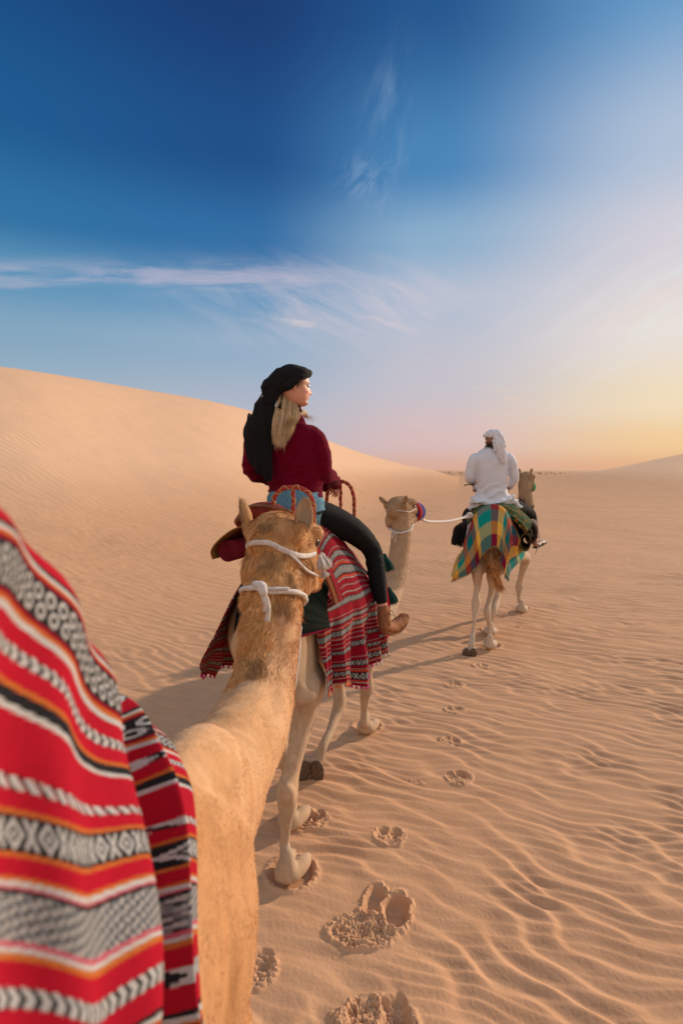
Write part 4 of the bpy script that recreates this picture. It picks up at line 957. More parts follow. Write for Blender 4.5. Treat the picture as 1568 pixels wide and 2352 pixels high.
# plaid blanket on the lead camel
TEAL = (.004, .22, .19); YEL = (.68, .38, .06); MAR = (.17, .008, .03); LGR = (.10, .34, .15); BRN = (.34, .07, .03); DTL = (.003, .075, .11)
def plaid(U, V):
    seq = np.array([TEAL, MAR, YEL, TEAL, BRN, DTL, MAR, YEL, TEAL]); w = .105
    a = seq[np.mod(np.floor(U/w+2), 9).astype(int)]; b_ = seq[np.mod(np.floor(V/w+1), 9).astype(int)]
    th = (np.mod(np.floor(U/.006)+np.floor(V/.006), 2) < 1)[..., None]
    lum = lambda q: q.mean(-1, keepdims=True)
    c = np.where(th, a*.80+b_*.20, a*.45+b_*.55); return c*1.05
def blanket_a():
    rows = []
    # across from left hem, over the croup, to the right hem; three rows along
    def R_(l): return [W(*a) for a in l]
    rear = R_([(1040, 1318, 6.98), (1062, 1270, 6.93), (1080, 1215, 6.92), (1098, 1178, 6.96), (1130, 1160, 7.0), (1160, 1175, 6.98), (1170, 1215, 6.90), (1172, 1262, 6.88), (1166, 1316, 6.92)])
    rear2 = R_([(1036, 1334, 7.02), (1068, 1322, 6.86), (1094, 1302, 6.80), (1108, 1272, 6.80), (1130, 1256, 6.78), (1146, 1260, 6.80), (1148, 1285, 6.80), (1156, 1315, 6.82), (1166, 1334, 6.86)])
    mid = [TA(-.44, .25, 1.02), TA(-.36, .25, 1.22), TA(-.31, .25, 1.42), TA(-.17, .27, 1.60), TA(0, .28, 1.66), TA(.17, .27, 1.60), TA(.31, .25, 1.40), TA(.33, .25, 1.22), TA(.33, .28, 1.06)]
    fr = [TA(-.42, .75, 1.10), TA(-.38, .75, 1.22), TA(-.34, .75, 1.42), TA(-.2, .75, 1.66), TA(0, .75, 1.76), TA(.2, .75, 1.66), TA(.34, .75, 1.40), TA(.36, .75, 1.22), TA(.37, .75, 1.10)]
    fr2 = [TA(-.40, 1.20, 1.16), TA(-.36, 1.20, 1.25), TA(-.33, 1.2, 1.40), TA(-.2, 1.2, 1.60), TA(0, 1.2, 1.68), TA(.2, 1.2, 1.60), TA(.32, 1.2, 1.38), TA(.34, 1.2, 1.22), TA(.33, 1.20, 1.14)]
    G_ = np.array([rear2, rear, mid, fr, fr2])
    def disp(u, v, P):
        low = 1 - sstep(P[..., 2], 1.15, 1.50)
        return .006 + low*.020*np.sin(u*38+v*3) + .012*fbm(P[..., 0]*6, P[..., 1]*6, P[..., 2]*3, 3, s=14)
    ob, Pg = cloth('checked_blanket', G_, .006, plaid, disp, .005, None, None, (0, -.3, 1))
    tag(ob, 'teal, yellow and maroon checked blanket hanging over the rump of the lead camel', 'blanket')
    row = Pg[0]; d = np.concatenate([[0], np.cumsum(np.linalg.norm(np.diff(row, axis=0), axis=1))]); s = np.linspace(0, d[-1], 500)
    pts = np.stack([np.interp(s, d, row[:, k]) for k in range(3)], 1); dd = np.tile([[0, -.1, -1.]], (500, 1))+rng.normal(size=(500, 3))*.15
    cc_ = np.array([YEL, TEAL, MAR])[rng.integers(0, 3, 500)]
    f = obj('fringe', strand_mesh('fringe', [strands(pts, dd, .028, .004, np.zeros(3), cc_, 2, 3)]), M['hair'], ob); f.matrix_parent_inverse = Matrix()
blanket_a()

# ------------------------------------------------------------------ saddles
M['green'] = plain_mat('dark_green_wool', (.020, .055, .045), .95, .3, 160, 500, .8, .004, c2=(.055, .040, .022), stretch=(1, 1, 3))
M['border'] = plain_mat('dark_red_binding', (.20, .010, .022), .9, .2, 90, 300, .6, .003)
M['leather'] = plain_mat('brown_leather', (.22, .085, .03), .55, .25, 25, 120, .4, .003, .4)
M['leather2'] = plain_mat('tan_canvas', (.42, .22, .08), .8, .2, 60, 200, .4, .003)
M['cushion'] = plain_mat('red_cushion', (.26, .030, .018), .8, .2, 60, 200, .5, .003, c2=(.11, .012, .010))
M['hoop'] = plain_mat('red_wrapping', (.42, .05, .035), .8, .15, 120, 300, .5, .002)
M['cord'] = plain_mat('yellow_cord', (.58, .36, .14), .85, .15, 200, 600, .5, .001)
M['tass'] = plain_mat('dark_green_tassel', (.012, .085, .075), .9, .3, 300, 300, .6, .003)
M['blk'] = plain_mat('black_wool', (.012, .010, .010), .95, .3, 200, 300, .6, .003)

def hoop(T0, y, zb, zt, w, r, root, xo=0):
    class TT:
        f = T0.f
        def __call__(s, a, b, c): return T0(a+xo, b, c)
    T = TT()
    pts = [T(-w, y, zb-.08), T(-w*.97, y, zb+(zt-zb)*.35), T(-w*.62, y, zb+(zt-zb)*.86), T(0, y, zt), T(w*.62, y, zb+(zt-zb)*.86), T(w*.97, y, zb+(zt-zb)*.35), T(w, y, zb-.08)]
    v, f = loft([(p, r, r) for p in pts], T.f, 14, 8); ho = obj('hoop', mesh_np('hoop', v, f), M['hoop'], root)
    v2, f2 = loft([(T(0, y, zt), r*.85, r*.85), (T(.003, y, (zt+zb)/2), r*.85, r*.85), (T(0, y, zb-.08), r*.85, r*.85)], T.f, 12, 5); obj('post', mesh_np('post', v2, f2), M['hoop'], root)
    pc = catmull(np.array(pts), 40); post = catmull(np.array([T(0, y, zt), T(.003, y, (zt+zb)/2), T(0, y, zb-.08)]), 40); parts = []
    for path, tw in ((pc, 150), (pc, -150), (post, 150), (post, -150)):
        d = np.concatenate([[0], np.cumsum(np.linalg.norm(np.diff(path, axis=0), axis=1))]); tt = np.gradient(path, axis=0); tt /= np.linalg.norm(tt, axis=1)[:, None]
        s_ = np.cross(tt, T.f); u_ = np.cross(s_, tt); ph = d*tw*.55; hp = path + (s_*np.cos(ph)[:, None] + u_*np.sin(ph)[:, None])*(r+.001)
        hp = hp[::2]; parts.append(loft([(p, .0024, .0024) for p in hp], (0.2, .9, .3), 5, 1))
    o = obj('cord_wrap', mesh_np('cord_wrap', *join(parts)), M['cord'], ho); o.matrix_parent_inverse = Matrix()
def spiral_roll(T, x, y0, y1, z, r, root, mat_roll, mat_end, outer=None):
    # a rolled mat: cylinder with a spiral end
    n = 220; th = np.linspace(0, 5.5*2*math.pi, n); rad = r*(.12+.88*th/th[-1]); L_ = (y1-y0)
    V = []; 
    for yy in (y0, y1): 
        for t, q in zip(th, rad): V.append(T(x+math.cos(t)*q, yy, z+math.sin(t)*q))
    for yy in (y0, y1):
        for t, q in zip(th, rad): V.append(T(x+math.cos(t)*(q-.006), yy, z+math.sin(t)*(q-.006)))
    F = []
    for i in range(n-1):
        F += [[i, i+1, n+i+1, n+i], [2*n+i, 3*n+i, 3*n+i+1, 2*n+i+1], [i, 2*n+i, 2*n+i+1, i+1], [n+i, n+i+1, 3*n+i+1, 3*n+i]]
    obj('side_roll', mesh_np('side_roll', V, F), mat_end, root)

SB = thing('camel_saddle', 'saddle with two cord wrapped hoops under the woman in dark red', 'saddle', TB(0, .5, 1.9), 'camel saddles')
def saddle_b():
    hoop(TB, .17, 1.985, 2.108, .122, .0118, SB, .125); hoop(TB, .92, 1.97, 2.125, .098, .0115, SB, .125)
    # padded cushion ring round the hump
    v, f = loft([(TB(-.20, .28, 1.90), .10, .05), (TB(-.09, .20, 1.975), .10, .045), (TB(.02, .18, 1.965), .10, .045), (TB(.08, .22, 1.93), .08, .04)], (0, 0, 1), 18, 6)
    obj('cushion', mesh_np('cushion', v, f), M['cushion'], SB)
    pp = [loft([(TB(-.215, .155, 1.91), .008, .008), (TB(-.12, .10, 1.995), .008, .008), (TB(0.0, .075, 2.01), .008, .008), (TB(.13, .10, 1.985), .008, .008)], (0, 0, 1), 8, 6)]
    obj('cushion_piping', mesh_np('cushion_piping', *join(pp)), M['leather'], SB)
    v, f = loft([(TB(0, .30, 1.90), .09, .04), (TB(0, .5, 1.92), .12, .05), (TB(0, .9, 1.88), .14, .05)], (0, 0, 1), 18, 5)
    obj('seat_pad', mesh_np('seat_pad', v, f), M['border'], SB)
    for s in (-1, 1):
        if s == 1:
            for y0, cc0 in ((.19, (.16, .05, .02)), (.255, (.20, .012, .02))):
                G_ = [[TB(.19, y, 1.80), TB(.262, y+.01, 1.70), TB(.315, y+.03, 1.58), TB(.345, y+.06, 1.46)] for y in (y0, y0+.03, y0+.055)]
                cloth('saddle_strap', np.array(G_), .008, lambda U, V: np.tile(cc0, U.shape+(1,)), None, .012, M['weave'], SB, (1, 0, 0))
            continue
        roll = (-.285, .16, .95, 1.735, .066); pf = [(-.15, 1.90), (-.24, 1.865), (-.33, 1.80), (-.375, 1.74), (-.365, 1.69)]; ys = (.13, .40, .70, .98)
        spiral_roll(TB, *roll, SB, None, M['border'])
        G_ = [[TB(a, y, b) for a, b in pf] for y in ys]
        v = lambda U, V: np.where((np.mod(V, .30) < .09)[..., None], np.array([.30, .14, .045]), np.array([.15, .045, .022]))
        cloth('side_flap', np.array(G_), .01, v, None, .006, M['weave'], SB, (s, 0, 1))
    # dark green pad hanging over the croup, bound in red
    rows = [[TB(-.12, .32, 1.64), TB(-.06, .32, 1.72), TB(0, .32, 1.74), TB(.1, .32, 1.72), TB(.20, .32, 1.64), TB(.27, .32, 1.55)],
            [TB(-.12, .12, 1.55), TB(-.06, .08, 1.64), TB(0, .07, 1.66), TB(.12, .09, 1.64), TB(.22, .14, 1.55), TB(.30, .22, 1.45)],
            [TB(-.12, .0, 1.44), TB(-.06, -.06, 1.50), TB(0, -.10, 1.52), TB(.13, -.05, 1.50), TB(.23, .06, 1.44), TB(.32, .20, 1.37)],
            [TB(-.12, -.06, 1.30), TB(-.06, -.14, 1.33), TB(0, -.17, 1.34), TB(.13, -.12, 1.33), TB(.24, .02, 1.33), TB(.335, .18, 1.34)]]
    def gc(U, V):
        Lv = V.max(); q = _h(np.floor(U*200), np.floor(V*200), U*0, 3); a = np.where((q > .62)[..., None], np.array([.030, .014, .008]), np.array([.004, .022, .018])); a = np.where((np.mod(V, .07) < .022)[..., None], a*.6, a); return np.where((V > Lv-.016)[..., None], np.array([.20, .012, .026]), a)
    cloth('green_pad', np.array(rows), .0045, gc, lambda u, v, P: .006+.004*np.sin(u*9)+.004*fbm(P[..., 0]*9, P[..., 1]*9, P[..., 2]*9, 2), .014, M['weave'], SB, (0, -1, .6))
    # front saddle bag edge with two tassels
    rows = [[TB(.16, .98, 1.80), TB(.18, 1.10, 1.79), TB(.20, 1.22, 1.76)], [TB(.27, .98, 1.66), TB(.28, 1.10, 1.66), TB(.28, 1.22, 1.64)], [TB(.33, 1.0, 1.52), TB(.34, 1.11, 1.52), TB(.34, 1.22, 1.50)], [TB(.365, 1.04, 1.30), TB(.37, 1.12, 1.30), TB(.37, 1.22, 1.28)], [TB(.38, 1.06, 1.04), TB(.385, 1.14, 1.02), TB(.38, 1.22, 1.02)]]
    def bc(U, V):
        Lu, Lv = U.max(), V.max(); c = np.where((V < Lv*.34)[..., None], np.array([.50, .36, .30]), RED*.8); q = fbm(U/.03, V/.05, o=2, s=4); c = np.where(((q > .25) & (V < Lv*.34))[..., None], BLACK, c)
        c = np.where(((U > Lu-.014) | (U < .014))[..., None], np.array([.26, .008, .02]), c); return c
    cloth('front_flap', np.array(rows), .0045, bc, lambda u, v, P: .014+.006*np.sin(v*14+u*4), .010, M['weave'], SB, (1, 0, .3))
    for i, p in enumerate((TB(.345, 1.235, 1.60), TB(.38, 1.235, 1.36))):
        obj('tassel', mesh_np('tassel', *tassel_vf(p, (.35, .1, -1), .13, .030, 70, i)), M['tass'], SB)
saddle_b()

SA = thing('camel_saddle', 'saddle of folded green and brown mats under the man in white', 'saddle', TA(0, .5, 1.7), 'camel saddles')
def saddle_a():
    def gm(U, V):
        q = fbm(U/.03, V/.02, o=3, s=6); c = np.where((q > .1)[..., None], np.array([.10, .075, .012]), np.array([.012, .065, .030])); c = np.where((q > .33)[..., None], np.array([.25, .09, .02]), c); return c
    rows = [[TA(-.30, .12, 1.50), TA(-.18, .10, 1.62), TA(0, .08, 1.66), TA(.18, .10, 1.64), TA(.32, .12, 1.56), TA(.42, .12, 1.44)],
            [TA(-.34, .35, 1.55), TA(-.2, .32, 1.70), TA(0, .30, 1.74), TA(.2, .32, 1.72), TA(.36, .34, 1.62), TA(.47, .34, 1.50)],
            [TA(-.34, .7, 1.58), TA(-.2, .7, 1.74), TA(0, .7, 1.80), TA(.2, .7, 1.74), TA(.36, .7, 1.62), TA(.46, .7, 1.50)]]
    cloth('folded_mat', np.array(rows), .008, gm, lambda u, v, P: .015+.014*fbm(P[..., 0]*12, P[..., 1]*12, P[..., 2]*12, 3), .04, M['weave'], SA, (0, 0, 1))
    v, f = loft([(TA(-.05, .02, 1.63), .03, .03), (TA(.0, .0, 1.66), .09, .035), (TA(.04, .05, 1.69), .12, .03)], (0, 0, 1), 14, 4); obj('red_cushion', mesh_np('red_cushion', v, f), plain_mat('bright_red', (.50, .012, .012), .9), SA)
    # rolled bag, open towards the back, right side
    def tube(T, x, y0, y1, z, ro, squash, m, nm):
        a = np.linspace(.1, 2*math.pi-.1, 40); V = []
        for q in (ro, ro*.78):
            for yy in (y0, y1): V += [T(x+math.cos(t)*q*squash, yy, z+math.sin(t)*q) for t in a]
        n = 40; F = []
        for i in range(n-1): F += [[i, i+1, n+i+1, n+i], [2*n+i, 3*n+i, 3*n+i+1, 2*n+i+1], [i, 2*n+i, 2*n+i+1, i+1], [n+i, n+i+1, 3*n+i+1, 3*n+i]]
        me = mesh_np(nm, V, F); return obj(nm, me, m, SA)
    tube(TA, .46, .30, .95, 1.40, .135, .62, plain_mat('purple_brown_mat', (.12, .045, .05), .9, .3, 40, 200, .6, .004, c2=(.04, .05, .02)), 'side_bag')
    tube(TA, .40, .20, .9, 1.30, .12, .6, plain_mat('olive_mat', (.05, .075, .02), .95, .3, 60, 200, .6, .004, c2=(.10, .03, .015)), 'side_bag')
    tube(TA, -.42, .10, .9, 1.38, .12, .6, plain_mat('maroon_mat', (.12, .03, .03), .9, .3, 40, 200, .6, .004, c2=(.03, .03, .02)), 'side_bag')
    for i, (dx, dy) in enumerate(((1056, 1207), (1049, 1212), (1062, 1216))):
        obj('tassel', mesh_np('tassel', *tassel_vf(W(dx, dy, 7.05), (-.05, 0, -1), .23, .055, 60, 20+i)), M['blk'], SA)
    for pts in ([W(1075, 1205, 6.98), W(1071, 1235, 6.95), W(1070, 1262, 6.98)], [W(1080, 1200, 6.98), W(1074, 1232, 6.94), W(1072, 1262, 6.98)], [W(1238, 1222, 7.45), W(1237, 1248, 7.5), W(1229, 1272, 7.6)]):
        obj('girth_cord', mesh_np('girth_cord', *rope_vf(pts, .006, seg=8)), M['rope'], SA)
    obj('stick', mesh_np('stick', *loft([(W(1066, 1116, 7.45), .007, .007), (W(1072, 1113, 7.5), .007, .007), (W(1090, 1112, 7.7), .007, .007)], (0, 0, 1), 8, 2)), M['blk'], SA)
saddle_a()

# ------------------------------------------------------------------ halters and ropes
def proj_ring(me, path, off=.004):
    """lay a path on the body surface"""
    from mathutils.bvhtree import BVHTree
    V = get_v(me); Fs = [tuple(p.vertices) for p in me.polygons]; t = BVHTree.FromPolygons([tuple(v) for v in V], Fs); out = []
    for p in catmull(np.array(path), 6):
        loc, nr, idx, d = t.find_nearest(Vector(p))
        out.append(np.array(loc)+np.array(nr)*off)
    return out
def halter_c():
    H = thing('halter', 'white cloth and rope halter on the nearest camel, with orange muzzle cover', 'halter', QC(0, 0, 0), 'camel halters')
    q = QC
    band = [q(-.12, .06, -.03), W(572, 1250, 1.74), W(596, 1246, 1.68), W(640, 1252, 1.67), W(690, 1272, 1.70), q(.115, .045, -.040), W(745, 1279, 1.86)]
    P = proj_ring(MEC, band, .014); P = smooth_path(P)
    n = len(P); 
    v, f = loft([(p, .0035, .0085) for p in P], (0.1, -.2, 1), 10, 2); obj('crown_strap', mesh_np('crown_strap', v, f), M['rope'], H)
    P2 = smooth_path(proj_ring(MEC, [W(665, 1268, 1.68), W(700, 1296, 1.70), W(725, 1315, 1.76), W(738, 1323, 1.84)], .012))
    obj('cheek_strap', mesh_np('cheek_strap', *rope_vf(P2, .0042, sub=2, seg=9)), M['rope'], H)
    neck = [W(690, 1385, 1.74), W(684, 1372, 1.68), W(662, 1358, 1.60), W(630, 1345, 1.55), W(600, 1338, 1.55), W(578, 1342, 1.58), W(562, 1352, 1.64), W(560, 1362, 1.74), W(620, 1390, 1.82), W(675, 1392, 1.80), W(690, 1385, 1.74)]
    P3 = smooth_path(proj_ring(MEC, neck, .016))
    obj('neck_rope', mesh_np('neck_rope', *rope_vf(P3, .0078, twist=45, sub=2, seg=14)), M['rope'], H)
    P4 = [p+np.array([0, -.008, .010]) for p in P3[len(P3)//5:len(P3)//2]]
    obj('neck_rope', mesh_np('neck_rope', *rope_vf(P4, .0045, twist=60, sub=2, seg=10)), M['rope'], H)
    k = W(598, 1347, 1.50); kn = [ellipsoid(k, (.018, .014, .015)), ellipsoid(k+[.008, -.006, -.012], (.012, .012, .016)), ellipsoid(k+[-.012, -.002, .006], (.012, .010, .010))]
    obj('knot', fuse('knot', kn, .003, 1), M['rope'], H)
    for pts, r_ in (([k, W(610, 1372, 1.50), W(616, 1400, 1.505), W(613, 1428, 1.505)], .0065), ([k, W(606, 1375, 1.495), W(610, 1395, 1.50), W(607, 1405, 1.50)], .0055)):
        obj('rope_end', mesh_np('rope_end', *rope_vf(pts, r_, twist=50, seg=12)), M['rope'], H)
    # tassel and muzzle cover beyond the cheek
    for (dx, dy, D, l, dr) in ((739, 1272, 1.86, .055, (.45, 0, -.9)), (735, 1276, 1.84, .050, (.1, -.2, -1)), (741, 1313, 1.86, .022, (.4, 0, -.8))):
        obj('tassel', mesh_np('tassel', *tassel_vf(W(dx, dy, D), dr, l, .016, 60, int(dx))), M['rope'], H)
    parts = [loft([(q(-.012, .36, -.085), .060, .064), (q(-.012, .40, -.09), .062, .066), (q(-.012, .46, -.10), .056, .056), (q(-.012, .51, -.11), .032, .032)], BC[:, 2], 24, 4)]
    obj('muzzle_cover', mesh_np('muzzle_cover', *parts[0]), plain_mat('orange_knit', (.72, .26, .03), .9, .25, 120, 260, .9, .006, c2=(.55, .14, .03)), H)
    # white cord along the far side of the neck
    P5 = [W(690, 1440, 1.66), W(688, 1462, 1.66), W(686, 1500, 1.64), W(681, 1540, 1.62), W(676, 1580, 1.60)]
    obj('hanging_cord', mesh_np('hanging_cord', *rope_vf(P5, .0045, seg=9)), M['rope'], H)
def smooth_path(P, it=6):
    P = np.array(P)
    for _ in range(it): P[1:-1] = P[1:-1]*.5 + (P[:-2]+P[2:])*.25
    return P
halter_c()
def halter_b():
    H = thing('halter', 'thin white halter with blue and red muzzle cover on the middle camel', 'halter', QB(0, 0, 0), 'camel halters')
    q = QB; me = find(CAMB, 'body')[0].data
    P = smooth_path(proj_ring(me, [q(-.11, .02, -.06), q(-.11, -.03, -.02), q(-.06, -.10, .0), q(.06, -.10, .0), q(.10, -.03, -.02), q(.115, .06, -.03), q(.09, .2, -.03)], .005)); obj('crown_strap', mesh_np('crown_strap', *rope_vf(P, .0045, sub=2, seg=8)), M['rope'], H)
    nk = [W(890, 1216, 5.05), W(905, 1222, 4.98), W(925, 1223, 4.97), W(945, 1216, 5.05), W(950, 1205, 5.15), W(930, 1205, 5.22), W(900, 1210, 5.2), W(890, 1216, 5.05)]
    P = smooth_path(proj_ring(me, nk, .008), 3); obj('neck_rope', mesh_np('neck_rope', *rope_vf(P, .0085, sub=2, seg=10)), M['rope'], H)
    for pts in ([W(908, 1222, 4.96), W(909, 1235, 4.955), W(907, 1246, 4.95)], [W(905, 1222, 4.96), W(901, 1233, 4.955), W(902, 1238, 4.95)]): obj('rope_end', mesh_np('rope_end', *rope_vf(pts, .004, seg=8)), M['rope'], H)
    B = BB
    v, f = loft([(q(.0, .345, -.085), .084, .092), (q(0, .40, -.09), .086, .094), (q(0, .46, -.10), .076, .082), (q(0, .52, -.11), .05, .055), (q(0, .54, -.112), .02, .02)], B[:, 2], 28, 5)
    obj('muzzle_cover', mesh_np('muzzle_cover', v, f), plain_mat('blue_knit', (.010, .045, .26), .9, .25, 90, 260, .8, .006), H)
    v, f = loft([(q(.0, .305, -.08), .080, .088), (q(0, .325, -.082), .090, .098), (q(0, .365, -.087), .088, .097), (q(0, .38, -.088), .080, .088)], B[:, 2], 28, 4, round_ends=False)
    obj('muzzle_cover_rim', mesh_np('muzzle_cover_rim', v, f), plain_mat('red_knit', (.42, .012, .03), .9, .25, 90, 260, .8, .006), H)
halter_b()
def halter_a():
    H = thing('halter', 'halter with bright green muzzle cover on the lead camel', 'halter', QA(0, 0, 0), 'camel halters')
    q = QA; me = find(CAMA, 'body')[0].data
    v, f = loft([(q(.0, .33, -.085), .082, .090), (q(0, .40, -.09), .084, .092), (q(0, .47, -.10), .070, .078), (q(0, .52, -.11), .04, .045)], BA[:, 2], 22, 4)
    obj('muzzle_cover', mesh_np('muzzle_cover', v, f), plain_mat('green_knit', (.010, .26, .08), .9, .25, 90, 260, .8, .006), H)
    P = smooth_path(proj_ring(me, [W(1192, 1152, 9.1), W(1200, 1162, 9.05), W(1212, 1168, 9.02), W(1222, 1166, 9.1), W(1224, 1158, 9.25)], .01), 3)
    obj('neck_band', mesh_np('neck_band', *rope_vf(P, .012, sub=2, seg=8)), M['blk'], H)
    # dark shaggy girdle at the base of the neck
    r = np.random.default_rng(4); n = 3500; t = r.random(n); A_, B_ = W(1192, 1150, 8.75), W(1216, 1200, 8.7); pts = A_+(B_-A_)*t[:, None]+r.normal(size=(n, 3))*np.array([.035, .05, .03])
    cb = np.array([[.035, .022, .024]])*(.5+r.random((n, 1)))
    obj('neck_tuft', strand_mesh('neck_tuft', [strands(pts, r.normal(size=(n, 3))*.7+np.array([.2, -.3, -.7]), .06, .006, np.zeros(3), cb, 2, 9)]), M['hair'], H)
halter_a()
a, b_ = QB(.10, .30, -.14), W(1072, 1187, 7.02)
RP = thing('lead_rope', 'white lead rope running from the middle camel to the lead camel', 'rope', (a+b_)/2)
LP = [a, a*.86+b_*.14+np.array([0, 0, -.025]), a*.5+b_*.5+np.array([0, 0, -.035]), a*.15+b_*.85+np.array([0, 0, -.012]), b_]
obj('cord', mesh_np('cord', *rope_vf(LP, .0125, twist=30, seg=12)), M['rope'], RP)
obj('end_knot', fuse('end_knot', [ellipsoid(b_, (.035, .04, .03)), ellipsoid(b_+[.05, .02, .01], (.04, .03, .035)), ellipsoid(b_+[.03, 0, .04], (.03, .03, .02))], .006, 2), M['rope'], RP)

# ------------------------------------------------------------------ people
M['skin'] = attr_mat('skin', .5, .05, 60, 300, .12, .001, .35)
M['sweater'] = plain_mat('wine_knit_wool', (.150, .003, .020), .95, .12, 70, 420, .6, .003, .04, .05, c2=(.100, .002, .013))
M['scarf'] = plain_mat('black_scarf', (.008, .008, .009), .85, .2, 60, 500, .5, .002, .2)
M['denim'] = plain_mat('light_blue_denim', (.11, .26, .36), .9, .15, 50, 700, .5, .001)
M['legging'] = plain_mat('charcoal_leggings', (.011, .0115, .013), .85, .2, 60, 700, .35, .001, .12)
M['suede'] = plain_mat('tan_suede', (.33, .135, .06), .85, .2, 60, 300, .5, .002, .2)
M['white_cloth'] = plain_mat('white_cotton', (.66, .68, .76), .85, .04, 30, 600, .3, .001, .2)
M['slv'] = plain_mat('white_leather', (.62, .60, .58), .5, .05, 30, 200, .2, .001, .3)
M['blksole'] = plain_mat('black_sole', (.015, .013, .012), .8, .1, 30, 200, .2, .001, .2)

def head_grid(c, f, up, female=True, skin=(.60, .33, .24), beard=None, s=1.0):
    B = frame(f, up); nth, nz = 112, 128
    zk = [-.1155, -.112, -.104, -.094, -.083, -.073, -.064, -.056, -.046, -.030, -.010, .006, .022, .050, .075, .095, .108, .1155]
    yf = [.050, .068, .079, .083, .075, .083, .083, .087, .085, .087, .086, .084, .091, .088, .074, .052, .028, .002]
    yb = [.030, .012, -.010, -.030, -.045, -.055, -.065, -.072, -.080, -.090, -.097, -.099, -.099, -.095, -.082, -.062, -.038, -.002]
    w = [.010, .022, .036, .045, .052, .057, .061, .063, .066, .069, .071, .0715, .072, .069, .060, .045, .028, .002]
    z = np.linspace(-.1155, .1155, nz+1); t = (1-np.cos(np.linspace(0, math.pi, nz+1)))/2; z = -.1155+.231*(t*.35+np.linspace(0, 1, nz+1)*.65)
    YF, YB, WW = (np.interp(z, zk, a) for a in (yf, yb, w))
    def sm(a): b = a.copy(); b[1:-1] = .25*a[:-2]+.5*a[1:-1]+.25*a[2:]; return b
    for _ in range(2): YF, YB, WW = sm(YF), sm(YB), sm(WW)
    th = np.linspace(0, 2*math.pi, nth, endpoint=False); T_, Z = np.meshgrid(th, z); ex = 2/2.25
    cx = np.sign(np.sin(T_))*np.abs(np.sin(T_))**ex; cy = np.sign(np.cos(T_))*np.abs(np.cos(T_))**ex
    yc = ((YF+YB)/2)[:, None]; ya = ((YF-YB)/2)[:, None]; Xh = WW[:, None]*cx; Yh = yc + ya*cy; front = sstep(Yh, .02, .055)
    nose = np.interp(z, [-.060, -.050, -.044, -.036, -.028, -.012, .004, .014], [0, .006, .020, .0265, .024, .014, .005, 0])[:, None]
    nw = np.interp(z, [-.05, -.036, -.01, .01], [.0115, .0105, .0075, .007])[:, None]
    Yh = Yh + front*nose*np.exp(-(Xh/nw)**2*.8); Yh = Yh + front*.009*np.exp(-((np.abs(Xh)-.0135)/.006)**2-((Z+.041)/.006)**2)
    ga = lambda x0, z0, sx, sz: np.exp(-((np.abs(Xh)-x0)/sx)**2-((Z-z0)/sz)**2)
    Yh = Yh - front*(.011*ga(.032, .004, .015, .010)) + front*(.004*ga(.030, .020, .018, .006)) + front*.006*ga(.044, -.028, .016, .016)
    Yh = Yh + front*(.0045*np.exp(-(Xh/.022)**2)*np.exp(-((Z+.057)/.0045)**2) + .005*np.exp(-(Xh/.020)**2)*np.exp(-((Z+.071)/.005)**2) - .006*np.exp(-(Xh/.027)**4)*np.exp(-((Z+.0635)/.0028)**2))
    C = np.tile(np.array(skin), Xh.shape+(1,)).astype(float)
    def paint(m, col): C[:] = C*(1-m[..., None]) + np.array(col)*m[..., None]
    fr = (Yh > .035)
    paint(.55*ga(.046, -.026, .022, .018)*fr, (.62, .22, .16))
    if female:
        lipline = -.0635 + .10*np.abs(Xh)      # corners lifted: a smile
        paint((np.exp(-(np.abs(Xh)/.026)**6)*np.exp(-((Z-lipline-.0062)/.0042)**2))*fr, (.46, .10, .09)); paint((np.exp(-(np.abs(Xh)/.023)**6)*np.exp(-((Z-lipline+.0075)/.005)**2))*fr, (.50, .12, .11))
        paint((np.exp(-(np.abs(Xh)/.021)**6)*np.exp(-((Z-lipline-.0002)/.0030)**2))*fr, (.78, .72, .66))
    paint(.8*ga(.033, .0225, .016, .0028)*fr, (.17, .085, .045)); paint(.9*ga(.032, .0105, .0125, .0020)*fr, (.05, .03, .02))
    if beard is not None: paint(sstep(-Z, .025, .05)*sstep(Yh, -.035, .0)*(1-.9*ga(.0, -.064, .02, .004)*fr), beard); paint(.9*ga(.012, -.050, .022, .004)*fr, beard)
    V = np.stack([Xh, Yh, Z], -1).reshape(-1, 3)*s; V = V @ B.T + np.asarray(c)
    i = np.arange(nz)[:, None]; j = np.arange(nth)[None]; j2 = (j+1) % nth; F = [list(a) for a in np.stack([i*nth+j, (i+1)*nth+j, (i+1)*nth+j2, i*nth+j2], -1).reshape(-1, 4)]
    V = np.vstack([V, V[:nth].mean(0), V[-nth:].mean(0)]); c0 = len(V)-2; k0 = nz*nth
    for k in range(nth): F.append([c0, k, (k+1) % nth]); F.append([c0+1, k0+(k+1) % nth, k0+k])
    C = np.concatenate([C.reshape(-1, 3), np.array([skin, skin])])
    def q(x, y, z): return np.asarray(c) + B @ (np.array([x, y, z])*s)
    ear = []
    for sx in (-1, 1):
        parts = [loft([(q(sx*.072, -.012, -.030), .0035, .007), (q(sx*.077, -.016, -.014), .005, .011), (q(sx*.080, -.018, .004), .006, .015), (q(sx*.078, -.014, .020), .005, .012), (q(sx*.073, -.008, .027), .003, .006)], B[:, 1], 12, 4)]
        ear += parts
    eyes = [ellipsoid(q(sx*.032, .0755, .004), (.0125*s,)*3, None, 16, 10) for sx in (-1, 1)]
    iris = [ellipsoid(q(sx*.033, .0835, .004), np.array([.0058, .0052, .0058])*s, B, 12, 8) for sx in (-1, 1)]
    return (V, F), C.reshape(-1, 3), ear, eyes, iris, q, B
